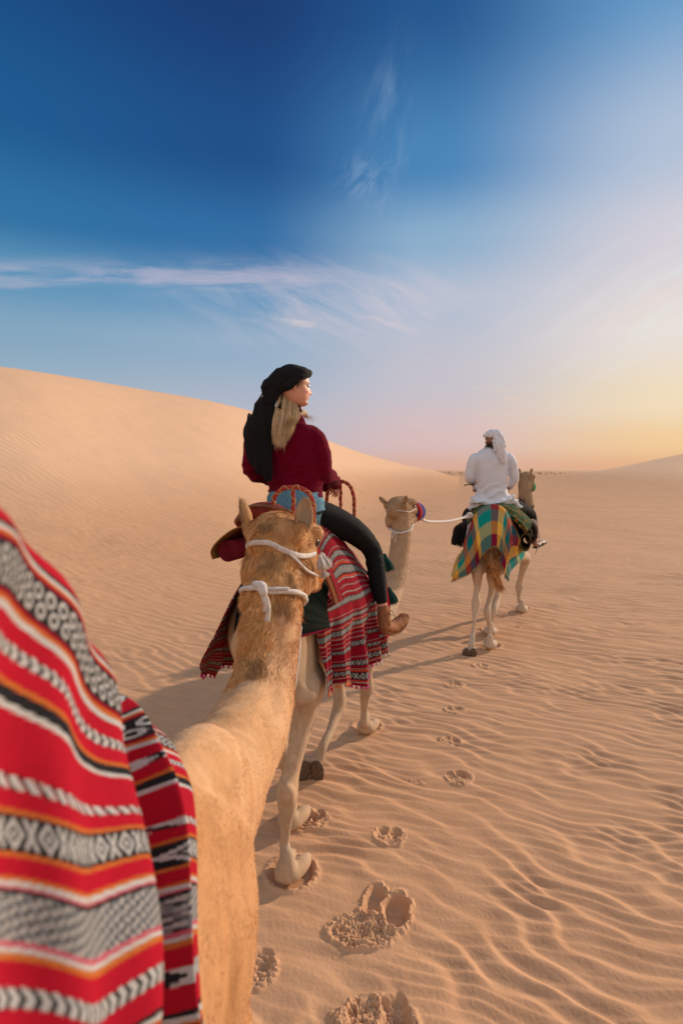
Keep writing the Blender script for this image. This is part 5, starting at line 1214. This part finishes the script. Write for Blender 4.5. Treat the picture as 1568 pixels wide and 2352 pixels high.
def hand_parts(wrist, d, palm_n, s=1.0, curl=.9, thumb_side=1):
    """relaxed hand: palm, four unequal bent fingers, a thumb leaving the side of the palm"""
    d = unit(d); n = unit(np.asarray(palm_n) - d*np.dot(palm_n, d)); sd = np.cross(d, n)*thumb_side
    w = np.asarray(wrist, float); P = [loft([(w, .026*s, .019*s), (w+d*.03*s, .034*s, .017*s), (w+d*.065*s, .040*s, .015*s), (w+d*.088*s, .038*s, .012*s)], n, 14, 4)]
    for k, (off, ln) in enumerate(((.030, .070), (.010, .078), (-.010, .073), (-.029, .058))):
        p = w + d*.085*s + sd*off*s; a = .15; pts = [(p-d*.01*s, .0092*s, .0092*s)]; cur = p
        for j, fr in enumerate((.42, .32, .26)):
            a += curl*(.35 + .12*j + .04*k); cur = cur + (d*math.cos(a) + n*math.sin(a))*ln*fr*s; pts.append((cur, (.0088-.0010*j)*s, (.0086-.001*j)*s))
        P.append(loft(pts, sd, 9, 4))
    p = w + d*.025*s + sd*.028*s; t1 = p + (d*.55+sd*.6+n*.35)*.035*s; t2 = t1 + (d*.8+sd*.2+n*.5)*.03*s; t3 = t2 + (d*.75-sd*.1+n*.6)*.022*s
    P.append(loft([(p, .013*s, .013*s), (t1, .0115*s, .0115*s), (t2, .0098*s, .0098*s), (t3, .0078*s, .0075*s)], n, 10, 4)); return P
def fold_disp(me, amp, fx, seed, dirn=(0, 0, 1), sel=None):
    V = get_v(me); n = get_n(me); d = fbm(V[:, 0]*fx[0], V[:, 1]*fx[1], V[:, 2]*fx[2], 3, s=seed); d = (1-np.abs(d)*2.2)
    a = amp if sel is None else amp*sel(V)
    set_v(me, V + n*(d*a)[:, None])

# ---- woman
WD = 3.45
HW = W(675, 889, WD-.02); FW = (.955, .30, .03)
WR = thing('person', 'woman in dark red sweater and black headscarf riding, head turned right, smiling', 'person', W(675, 1172, WD), 'riders')
def build_woman():
    (V, F), C, ear, eyes, iris, q, B = head_grid(HW, FW, (0, 0, 1), True, (.60, .31, .22))
    sh = 1.0
    sR, eR, wR = W(716, 1002, 3.44), W(744, 1084, 3.46), W(772, 1110, 3.78)
    sL, eL, wL = W(594, 1000, 3.48), W(584, 1086, 3.52), W(745, 1118, 3.86)
    hipR, kR, aR = W(716, 1178, 3.50), W(853, 1262, 3.74), W(878, 1392, 3.64)
    hipL = TB(-.17, .48, 1.90); kL = TB(-.43, .92, 1.72); aL = TB(-.46, .86, 1.32)
    def body_nodes(g=0.0):
        return [loft([(W(676, 1190, WD), .150+g, .120+g), (W(677, 1160, WD), .168+g, .135+g), (W(678, 1120, WD), .150+g, .118+g), (W(677, 1080, WD), .158+g, .112+g), (W(672, 1035, WD), .176+g, .115+g), (W(666, 1000, WD), .180+g, .108+g), (W(664, 972, WD), .140+g, .082+g), (W(668, 952, WD), .075+g, .060+g)], (0, 1, 0), 26, 5)]
    arms = lambda g: [loft([(sR-np.array([.05, 0, .0]), .060+g, .060+g), (sR+np.array([.008, 0, -.02]), .060+g, .060+g), ((sR+eR)/2+np.array([.014, -.01, 0]), .050+g, .052+g), (eR, .044+g, .046+g), ((eR+wR)/2, .038+g, .038+g), (wR, .027+g, .024+g)], (0, 1, 0), 16, 5),
                      loft([(sL+np.array([.05, 0, .0]), .060+g, .060+g), (sL+np.array([-.008, 0, -.02]), .060+g, .060+g), ((sL+eL)/2+np.array([-.012, -.01, 0]), .050+g, .052+g), (eL, .044+g, .046+g), ((eL+wL)/2, .038+g, .038+g), (wL, .027+g, .024+g)], (0, 1, 0), 16, 5)]
    legs = lambda g: [loft([(hipR, .095+g, .10+g), (W(770, 1198, 3.58), .088+g, .090+g), (W(818, 1225, 3.66), .076+g, .080+g), (kR, .060+g, .064+g), (W(862, 1300, 3.71), .056+g, .062+g), (W(869, 1345, 3.67), .048+g, .052+g), (W(875, 1378, 3.645), .036+g, .038+g), ((aR if g == 0 else W(876, 1385, 3.642)), .031+g*.5, .033+g*.5)], (0, 1, 0), 18, 5),
                      loft([(hipL, .095+g, .10+g), ((hipL+kL)/2+np.array([0, 0, .02]), .082+g, .086+g), (kL, .060+g, .064+g), ((kL+aL)/2, .052+g, .056+g), (aL, .032+g, .034+g)], (0, 1, 0), 18, 5)]
    footR = [W(881, 1405, 3.63), W(884, 1440, 3.60), W(900, 1442, 3.68), W(918, 1428, 3.76), W(929, 1416, 3.80)]
    neck = loft([(W(668, 965, WD), .070, .06), (W(671, 945, WD), .052, .055), (W(672, 925, WD), .052, .056), (q(0, -.02, -.05), .050, .055)], (0, 1, 0), 18, 4)
    hd = [loft([(aR, .030, .032), (footR[0], .030, .034), ((footR[0]+footR[1])/2, .032, .036)], (0, 1, 0), 12, 3), loft([(footR[1], .030, .030), (footR[2], .036, .030), (footR[3], .038, .022), (footR[4], .03, .014)], (0, 0, 1), 14, 3)]
    fl = [loft([(aL, .03, .032), (aL+[0, 0, -.06], .032, .036), (aL+TB.f*.05+[0, 0, -.075], .036, .028), (aL+TB.f*.15+[0, 0, -.08], .034, .018)], (0, 0, 1), 12, 4)]
    hands = hand_parts(wR, np.array([.10, .9, -.05]), (-.4, .3, -.8), .95, 1.2, 1) + hand_parts(wL, wL-eL+np.array([.0, .10, .0]), (.2, .3, -.8), .95, 1.2, -1)
    me = fuse('body', body_nodes(-.022) + arms(-.004) + legs(0) + [neck] + hd + fl + hands + ear + [(V, F)], .0042, 1)
    # colours from the nearest head vertex
    from mathutils.kdtree import KDTree
    kd = KDTree(len(V)); [kd.insert(v, i) for i, v in enumerate(V)]; kd.balance(); Bv = get_v(me); col_ = np.tile((.60, .32, .23), (len(Bv), 1))
    m = np.where(np.linalg.norm(Bv-HW, axis=1) < .16)[0]
    for i in m:
        co, k, d = kd.find(Bv[i]); 
        if d < .012: col_[i] = C[k]
    vcol(me, col_); obj('body', me, M['skin'], WR)
    for e in eyes: obj('eye', mesh_np('eye', *e), plain_mat('eye_white', (.55, .50, .48), .2, .02, 5, 5, 0, 0, .5), WR)
    for e in iris: obj('iris', mesh_np('iris', *e), plain_mat('iris_blue', (.03, .04, .05), .1, .02, 5, 5, 0, 0, .5), WR)
    # sweater
    sw = [loft([(W(679, 1146, WD), .168, .134), (W(679, 1134, WD), .168, .134), (W(678, 1112, WD), .172, .134), (W(677, 1080, WD), .170, .124), (W(670, 1035, WD), .180, .128), (W(663, 1000, WD), .182, .122), (W(662, 972, WD), .145, .098), (W(666, 956, WD), .095, .075), (W(668, 948, WD), .066, .060)], (0, 1, 0), 30, 6)] + arms(.015)
    ms = fuse('sweater', sw, .006, 3); Vs = get_v(ms); ns = get_n(ms)
    low = sstep(-Vs[:, 2], -2.30, -2.02)
    fold = -np.abs(np.sin((Vs[:, 2]*1.0 - (Vs[:, 0]-HW[0])*.35)*52 + 2.2*fbm(Vs[:, 0]*5, Vs[:, 1]*5, Vs[:, 2]*7, 2, s=3)))
    d = fold*.014*(.10+.90*low)*(Vs[:, 2] > 2.02) + .008*fbm(Vs[:, 0]*8, Vs[:, 1]*8, Vs[:, 2]*9, 2, s=5)
    rib = (Vs[:, 2] < 2.03); d = np.where(rib, .0028*np.sin(np.arctan2(Vs[:, 0]-HW[0], Vs[:, 1]-WD)*110), d)
    set_v(ms, Vs + ns*d[:, None]); swo = obj('sweater', ms, M['sweater'], WR)
    r = np.random.default_rng(2); P, n = sample_surface(ms, 30000, lambda p: np.ones(len(p)), 7)
    fz = strands(P, n + r.normal(size=P.shape)*.7, .004+.005*r.random(len(P)), .0005, r.normal(size=P.shape)*.3, np.array([[.20, .004, .028]])*(.6+.9*r.random((len(P), 1))), 2, 5)
    o = obj('wool_fuzz', strand_mesh('wool_fuzz', [fz]), M['hair'], swo); o.matrix_parent_inverse = Matrix()
    # pale collar
    cl = loft([(W(684, 958, WD-.03)+np.array([-.03, -.02, -.01]), .016, .018), (W(690, 948, WD), .018, .022), (W(697, 949, WD+.03), .018, .020), (W(703, 955, WD+.04), .014, .014)], (0, 0, 1), 14, 5)
    mc = mesh_np('collar', *cl); obj('collar', mc, plain_mat('pale_blond_fleece', (.62, .46, .33), .95, .15, 200, 300, .8, .004), WR)
    # shirt tail below the sweater
    vt = loft([(W(678, 1126, WD), .160, .128), (W(678, 1140, WD), .171, .140), (W(679, 1158, WD), .176, .150), (W(680, 1176, WD), .180, .155), (W(681, 1184, WD), .165, .140)], (0, 1, 0), 40, 6)
    md = mesh_np('shirt_tail', *vt); fold_disp(md, .006, (9, 9, 22), 4); obj('shirt_tail', md, M['denim'], WR)
    lg = fuse('leggings', [loft([(W(678, 1192, WD), .16, .13), (W(678, 1170, WD), .172, .145), (W(678, 1158, WD), .160, .13)], (0, 1, 0), 24, 4)] + legs(.006), .006, 3)
    Vl = get_v(lg); nl = get_n(lg); kd_ = np.linalg.norm(Vl-kR, axis=1); dd = -.007*np.abs(fbm(Vl[:, 0]*8, Vl[:, 1]*8, Vl[:, 2]*26, 3))*(np.exp(-(kd_/.12)**2)*1.2+.5); set_v(lg, Vl + nl*dd[:, None]); 
    obj('leggings', lg, M['legging'], WR)
    for side, (ft, an) in enumerate(((footR, aR), ([aL+[0, 0, -.01], aL+[0, 0, -.075], aL+TB.f*.07+[0, 0, -.08], aL+TB.f*.14+[0, 0, -.08], aL+TB.f*.18+[0, 0, -.078]], aL))):
        ft = [np.array(p) for p in ft]
        bt = fuse('boot', [loft([(ft[0]+[0, 0, .012], .040, .042), (ft[0]*.6+ft[1]*.4, .040, .044), (ft[1]*.85+ft[0]*.15, .040, .044)], (0, 1, 0), 18, 4), loft([(ft[1]-unit(ft[2]-ft[1])*.012, .036, .034), (ft[2], .044, .040), (ft[3], .048, .030), (ft[4], .040, .022)], (0, 0, 1), 18, 5)], .0035, 4)
        fold_disp(bt, .003, (30, 30, 30), 6); bo = obj('boot', bt, M['suede'], WR)
        so = loft([(ft[1]+[0, 0, -.034]-unit(ft[2]-ft[1])*.018, .032, .008), (ft[2]+[0, 0, -.040], .040, .008), (ft[3]+[0, 0, -.032], .046, .008), (ft[4]+[0, 0, -.023], .036, .007)], (0, 0, 1), 16, 4)
        o = obj('sole', mesh_np('sole', *so), plain_mat('boot_sole', (.28, .12, .055), .8), bo); o.matrix_parent_inverse = Matrix()
        lp = [rope_vf([ft[0]+np.array([.030, -.03, -.01]), ft[0]+np.array([.060, -.035, -.012]), ft[0]+np.array([.075, -.03, -.030])], .0022, seg=6), rope_vf([ft[0]+np.array([.030, -.03, -.01]), ft[0]+np.array([.045, -.04, .018]), ft[0]+np.array([.06, -.045, .0])], .0022, seg=6)]
        o = obj('lace', mesh_np('lace', *join(lp)), M['blk'], bo); o.matrix_parent_inverse = Matrix()
    # headscarf: cap, rolled brim, knot, long drape
    cap = [loft([(q(0, -.074, .018), .052, .055), (q(0, -.055, .040), .074, .074), (q(0, -.01, .058), .086, .076), (q(0, .05, .072), .076, .050), (q(0, .078, .076), .052, .034), (q(0, .090, .076), .036, .020)], B[:, 2], 28, 6),
           loft([(q(-.060, .050, .066), .016, .016), (q(-.03, .084, .082), .016, .016), (q(.0, .096, .086), .017, .017), (q(.035, .082, .078), .015, .014), (q(.07, .040, .056), .012, .018), (q(.083, .0, .034), .010, .020), (q(.078, -.045, .0), .012, .026), (q(.05, -.09, -.01), .02, .03)], B[:, 2], 14, 6),
           loft([(q(-.06, -.06, .0), .03, .045), (q(-.02, -.098, .0), .045, .055), (q(.04, -.092, .01), .032, .04)], B[:, 2], 16, 5),
           loft([(W(626, 872, WD-.09), .022, .020), (W(615, 882, WD-.10), .036, .030), (W(611, 894, WD-.10), .036, .030), (W(620, 908, WD-.09), .024, .024)], (0, 0, 1), 18, 5),
           loft([(W(646, 862, WD-.07), .05, .045), (W(634, 880, WD-.085), .056, .045), (W(624, 900, WD-.095), .048, .036), (W(616, 922, WD-.10), .046, .034)], (0, 1, 0), 18, 4)]
    mc = fuse('headscarf', cap, .0045, 6); fold_disp(mc, .0028, (8, 8, 26), 8); sc = obj('headscarf', mc, M['scarf'], WR)
    dr = [loft([(W(620, 900, WD-.09), .050, .035), (W(608, 935, WD-.10), .066, .040), (W(600, 975, WD-.12), .086, .038), (W(597, 1020, WD-.13), .094, .032), (W(600, 1060, WD-.14), .074, .026), (W(612, 1090, WD-.14), .042, .018), (W(618, 1108, WD-.14), .02, .01)], (0, 1, 0), 30, 7),
          loft([(W(575, 960, WD-.05), .03, .05), (W(572, 1000, WD-.03), .035, .09), (W(573, 1030, WD-.03), .03, .08)], (0, 1, 0), 16, 4),
          loft([(W(650, 884, WD-.06), .012, .014), (W(668, 905, WD-.055), .010, .012), (W(684, 925, WD-.04), .008, .010), (W(692, 948, WD-.04), .006, .008)], (0, 1, 0), 10, 4),
          loft([(W(646, 890, WD-.07), .012, .012), (W(645, 915, WD-.12), .010, .008), (W(641, 940, WD-.135), .004, .004)], (0, 1, 0), 10, 4)]
    mdp = fuse('drape', dr, .0055, 3); Vd = get_v(mdp); nd = get_n(mdp); d = -.012*np.abs(np.sin(Vd[:, 0]*62+Vd[:, 2]*7+1.6*fbm(Vd[:, 0]*4, Vd[:, 1]*4, Vd[:, 2]*4, 2, s=2))) + .006*fbm(Vd[:, 0]*20, Vd[:, 1]*20, Vd[:, 2]*9, 3, s=6)
    set_v(mdp, Vd+nd*d[:, None]); o = obj('drape', mdp, M['scarf'], sc); o.matrix_parent_inverse = Matrix()
    tz = [tassel_vf(W(601, 905, WD-.13), (-.1, -.1, -1), .022, .012, 14, 3, False)]; o = obj('scarf_fringe', mesh_np('scarf_fringe', *join(tz)), plain_mat('grey_thread', (.35, .36, .38), .9), sc); o.matrix_parent_inverse = Matrix()
    # hair: a long straight fall
    r = np.random.default_rng(12); n = 5200; a = r.random(n); lock = np.floor(a*9)/9 + .06*r.random(n)
    a2 = .35*a+.65*lock
    p0 = W(648, 893, WD-.045)[None] + (W(676, 925, WD-.03)-W(648, 893, WD-.045))[None]*a2[:, None] + r.normal(size=(n, 3))*.006
    p1 = W(630, 960, WD-.15)[None] + (W(690, 965, WD-.11)-W(630, 960, WD-.15))[None]*a2[:, None] + r.normal(size=(n, 3))*np.array([.006, .008, .004])
    endx = np.interp(a2, [0, .3, .6, 1.0], [628, 640, 652, 664]); endy = np.interp(a2, [0, .3, .55, .8, 1.0], [992, 1014, 1010, 984, 968])
    p2 = np.array([W(x, y, WD-.165) for x, y in zip(endx + r.normal(size=n)*2.6 + 4*np.sin(lock*31), endy + r.normal(size=n)*8 + 9*np.sin(lock*47))]) + r.normal(size=(n, 3))*.003
    nseg = 9; Vh = np.zeros((n, 2*(nseg+1), 3)); side = r.normal(size=(n, 3))*.3+np.array([1, 0, 0]); side /= np.linalg.norm(side, axis=1)[:, None]
    for k in range(nseg+1):
        t = k/nseg; p = p0*(1-t)**2 + (p1*1.6-p0*.3-p2*.3)*2*t*(1-t) + p2*t*t; p = p + side*np.sin(t*7+lock*40)[:, None]*.006*t
        w = .0007*(1-.7*t**3); Vh[:, 2*k] = p-side*w; Vh[:, 2*k+1] = p+side*w
    b = (np.arange(n)*2*(nseg+1))[:, None]; Fq = np.concatenate([b+np.array([[2*k, 2*k+1, 2*k+3, 2*k+2]]) for k in range(nseg)], 0)
    tone = r.random((n, 1)); lt = (.5+.5*np.sin(lock*53+a*25))[:, None]
    cb = np.array([.86, .60, .34])*(.45+.65*tone)*(.5+.65*lt); mh = mesh_np('hair', Vh.reshape(-1, 3), Fq); vcol(mh, np.repeat(cb, 2*(nseg+1), axis=0)); obj('hair', mh, M['hair'], WR)
    # wisps by the ear and on the shoulder
    n = 260; P = q(.070, .015, .028)[None]+r.normal(size=(n, 3))*np.array([.012, .004, .006]); s1 = strands(P, np.tile([[-.3, -.2, -.9]], (n, 1))+r.normal(size=(n, 3))*.2, .04, .0012, np.array([-.3, -.1, -.2]), np.tile([[.22, .12, .06]], (n, 1)), 3, 2)
    n = 90; P = W(700, 956, WD-.02)[None]+r.normal(size=(n, 3))*np.array([.02, .01, .005]); s2 = strands(P, np.array([.9, .1, -.2])+r.normal(size=(n, 3))*.25, .045, .0009, np.array([.1, 0, -.6]), np.tile([[.45, .28, .15]], (n, 1)), 3, 3)
    obj('loose_hair', strand_mesh('loose_hair', [s1]), M['hair'], WR); obj('loose_hair', strand_mesh('loose_hair', [s2]), M['hair'], WR)
build_woman()

# ---- man
MD = 7.62
HM = W(1131, 1009, MD-.05); FM = (-.74, .67, -.05)
MR = thing('person', 'man in white robe and white headscarf riding ahead, bearded face turned left', 'person', W(1128, 1160, MD), 'riders')
def build_man():
    (V, F), C, ear, eyes, iris, q, B = head_grid(HM, FM, (0, 0, 1), False, (.24, .115, .065), (.020, .013, .010), 1.03)
    sR, eR, wR = W(1165, 1050, MD), W(1180, 1098, MD+.02), W(1172, 1120, MD+.36)
    sL, eL, wL = W(1092, 1052, MD), W(1078, 1098, MD+.02), W(1092, 1120, MD+.36)
    hR, kR, aR = W(1165, 1160, MD+.1), W(1215, 1180, MD+.55), W(1226, 1232, MD+.62); hL, kL, aL = TA(-.16, .62, 1.70), TA(-.42, 1.05, 1.55), TA(-.40, 1.1, 1.18)
    tors = lambda g: loft([(W(1130, 1172, MD), .21+g, .17+g), (W(1130, 1150, MD), .225+g, .175+g), (W(1129, 1120, MD), .20+g, .155+g), (W(1128, 1085, MD), .205+g, .14+g), (W(1128, 1058, MD), .225+g, .135+g), (W(1128, 1044, MD), .19+g, .11+g), (W(1129, 1034, MD), .11+g, .085+g), (W(1130, 1029, MD), .075+g, .07+g)], (0, 1, 0), 28, 5)
    def arm(s, e, w, g, sx): return loft([(s-np.array([sx*.05, 0, 0]), .062+g, .065+g), (s+np.array([sx*.01, 0, -.02]), .066+g, .068+g), ((s+e)/2+np.array([sx*.02, -.01, 0]), .056+g, .060+g), (e, .050+g, .054+g), ((e+w)/2, .042+g, .042+g), (w, .03+g, .028+g)], (0, 1, 0), 16, 5)
    leg_ = lambda h, k, a, g: loft([(h, .10+g, .10+g), ((h+k)/2+np.array([0, 0, .01]), .085+g, .085+g), (k, .068+g, .068+g), ((k+a)/2, .060+g, .060+g), (a, .038+g, .040+g)], (0, 1, 0), 16, 5)
    tip = W(1248, 1243, MD+.82); heel = W(1228, 1252, MD+.62)
    ft = [loft([(aR, .036, .038), (W(1227, 1243, MD+.62), .038, .042), (heel+[0, 0, .01], .036, .040)], (0, 1, 0), 14, 3), loft([(heel, .034, .030), ((heel+tip)/2, .042, .028), (tip, .042, .018)], (0, 0, 1), 14, 4)]
    fl = [loft([(aL, .036, .038), (aL+[0, 0, -.06], .034, .04), (aL+TA.f*.16+[0, 0, -.08], .04, .02)], (0, 0, 1), 12, 4)]
    dft = unit(tip-heel); sdv = unit(np.cross(dft, (0, 0, 1)))
    toes = [loft([(tip+sdv*o-dft*.01, .010, .010), (tip+sdv*o+dft*l, .009, .009)], (0, 0, 1), 8, 2) for o, l in ((-.030, .035), (-.012, .034), (.004, .03), (.018, .025), (.030, .018))]
    nk = loft([(W(1130, 1040, MD), .075, .07), (W(1130, 1028, MD), .058, .062), (q(0, -.02, -.04), .056, .062)], (0, 1, 0), 16, 3)
    me = fuse('body', [tors(-.04), arm(sR, eR, wR, -.006, 1), arm(sL, eL, wL, -.006, -1), leg_(hR, kR, aR, 0), leg_(hL, kL, aL, 0), nk] + ft + fl + toes + hand_parts(wR, (-.2, 1, -.1), (0, .1, -1), 1.05, 1.2, 1) + hand_parts(wL, (.2, 1, -.1), (0, .1, -1), 1.05, 1.2, -1) + ear + [(V, F)], .006, 1)
    from mathutils.kdtree import KDTree
    kd = KDTree(len(V)); [kd.insert(v, i) for i, v in enumerate(V)]; kd.balance(); Bv = get_v(me); cl = np.tile((.26, .13, .075), (len(Bv), 1))
    for i in np.where(np.linalg.norm(Bv-HM, axis=1) < .16)[0]:
        co, k, dd = kd.find(Bv[i])
        if dd < .014: cl[i] = C[k]
    vcol(me, cl); obj('body', me, M['skin'], MR)
    for e in eyes: obj('eye', mesh_np('eye', *e), M['eye'], MR)
    r = np.random.default_rng(3); n = 1800; P = np.array([q(x, y, z) for x, y, z in zip(r.uniform(-.06, .06, n), r.uniform(-.02, .085, n), r.uniform(-.115, -.06, n))])
    obj('beard', strand_mesh('beard', [strands(P, (P-HM)*1.0+np.array([0, 0, -.06]), .022, .0018, np.zeros(3), np.tile([[.016, .011, .009]], (n, 1)), 2, 4)]), M['hair'], MR)
    # robe
    rb = [tors(.018), arm(sR, eR, wR, .014, 1), arm(sL, eL, wL, .014, -1),
          loft([(W(1108, 1146, MD-.10), .07, .08), (W(1092, 1150, MD-.02), .07, .07), (W(1085, 1160, MD+.05), .055, .07), (W(1078, 1170, MD+.10), .03, .05)], (0, 0, 1), 16, 4),
          loft([(W(1150, 1144, MD-.10), .07, .08), (W(1170, 1148, MD-.02), .07, .07), (W(1184, 1156, MD+.05), .055, .06), (W(1196, 1166, MD+.08), .030, .035)], (0, 0, 1), 16, 4),
          loft([(W(1085, 1146, MD-.02), .06, .05), (W(1105, 1153, MD-.14), .06, .045), (W(1132, 1156, MD-.18), .06, .045), (W(1158, 1152, MD-.14), .06, .045), (W(1176, 1142, MD-.03), .06, .05)], (0, 0, 1), 16, 5)]
    mr = fuse('robe', rb, .009, 4); Vr = get_v(mr); nr = get_n(mr)
    low = 1-sstep(Vr[:, 2], 1.90, 2.10); a = np.arctan2(Vr[:, 0]-W(1130, 1100, MD)[0], -(Vr[:, 1]-MD))
    d = -.022*np.abs(np.sin((Vr[:, 2]*30 - Vr[:, 0]*11) + 2.0*fbm(Vr[:, 0]*5, Vr[:, 1]*5, Vr[:, 2]*5, 2, s=2)))*low + .012*fbm(Vr[:, 0]*7, Vr[:, 1]*7, Vr[:, 2]*6, 2, s=3)
    d = d - .012*np.exp(-((np.abs(Vr[:, 0]-W(1129, 1090, MD)[0])-.205)/.02)**2)*(Vr[:, 2] > 1.95)
    set_v(mr, Vr+nr*d[:, None]); obj('robe', mr, M['white_cloth'], MR)
    tr = fuse('trousers', [leg_(hR, kR, aR, .014), leg_(hL, kL, aL, .014)], .009, 3); fold_disp(tr, .008, (12, 12, 16), 5); obj('trousers', tr, M['blk'], MR)
    # headscarf
    hs = [loft([(q(0, -.085, .0), .060, .07), (q(0, -.055, .035), .083, .085), (q(0, .0, .058), .092, .078), (q(0, .055, .062), .082, .060), (q(0, .092, .058), .05, .04)], B[:, 2], 26, 5),
          loft([(q(-.085, .06, .040), .018, .022), (q(-.04, .102, .048), .02, .024), (q(.02, .105, .048), .02, .024), (q(.075, .07, .035), .02, .026), (q(.09, .0, .015), .02, .03), (q(.07, -.07, .0), .03, .04)], B[:, 2], 14, 5),
          loft([(W(1146, 1000, MD-.13), .05, .05), (W(1152, 1012, MD-.14), .055, .05), (W(1155, 1025, MD-.15), .045, .04)], (0, 1, 0), 18, 4),
          loft([(W(1142, 1002, MD-.14), .045, .03), (W(1146, 1020, MD-.18), .06, .035), (W(1152, 1042, MD-.18), .066, .028), (W(1156, 1058, MD-.17), .045, .02), (W(1158, 1068, MD-.17), .012, .01)], (0, 1, 0), 22, 6),
          loft([(q(-.02, -.09, .02), .05, .05), (q(-.03, -.08, -.04), .05, .06), (q(-.03, -.06, -.09), .045, .05)], B[:, 1], 18, 4)]
    hs.append(loft([(W(1137, 998, MD-.10), .045, .04), (W(1138, 1016, MD-.12), .05, .04), (W(1141, 1034, MD-.13), .05, .04)], (0, 1, 0), 16, 4))
    mh = fuse('headscarf', hs, .007, 4); Vh = get_v(mh); nh = get_n(mh); d = -.009*np.abs(np.sin(Vh[:, 0]*48+Vh[:, 2]*18+2*fbm(Vh[:, 0]*6, Vh[:, 1]*6, Vh[:, 2]*6, 2, s=4)))+.006*fbm(Vh[:, 0]*22, Vh[:, 1]*22, Vh[:, 2]*22, 2, s=8)
    set_v(mh, Vh+nh*d[:, None]); obj('headscarf', mh, M['white_cloth'], MR)
    so = loft([(heel+np.array([0, 0, -.040]), .045, .012), ((heel+tip)/2+np.array([0, 0, -.036]), .048, .012), (tip+np.array([0, 0, -.028])+unit(tip-heel)*.03, .045, .012)], (0, 0, 1), 16, 4)
    sn = obj('sandal', mesh_np('sandal', *so), M['blksole'], MR)
    for k in (.30, .78):
        c = heel*(1-k)+tip*k; u = unit(np.cross(sdv, unit(tip-heel))); pts = [c+sdv*.044*math.cos(a)+np.array([0, 0, 1])*(.034*math.sin(a)-.012) for a in np.linspace(0, math.pi, 7)]
        o = obj('strap', mesh_np('strap', *loft([(p, .004, .020) for p in pts], unit(tip-heel), 10, 2)), M['slv'], sn); o.matrix_parent_inverse = Matrix()
build_man()
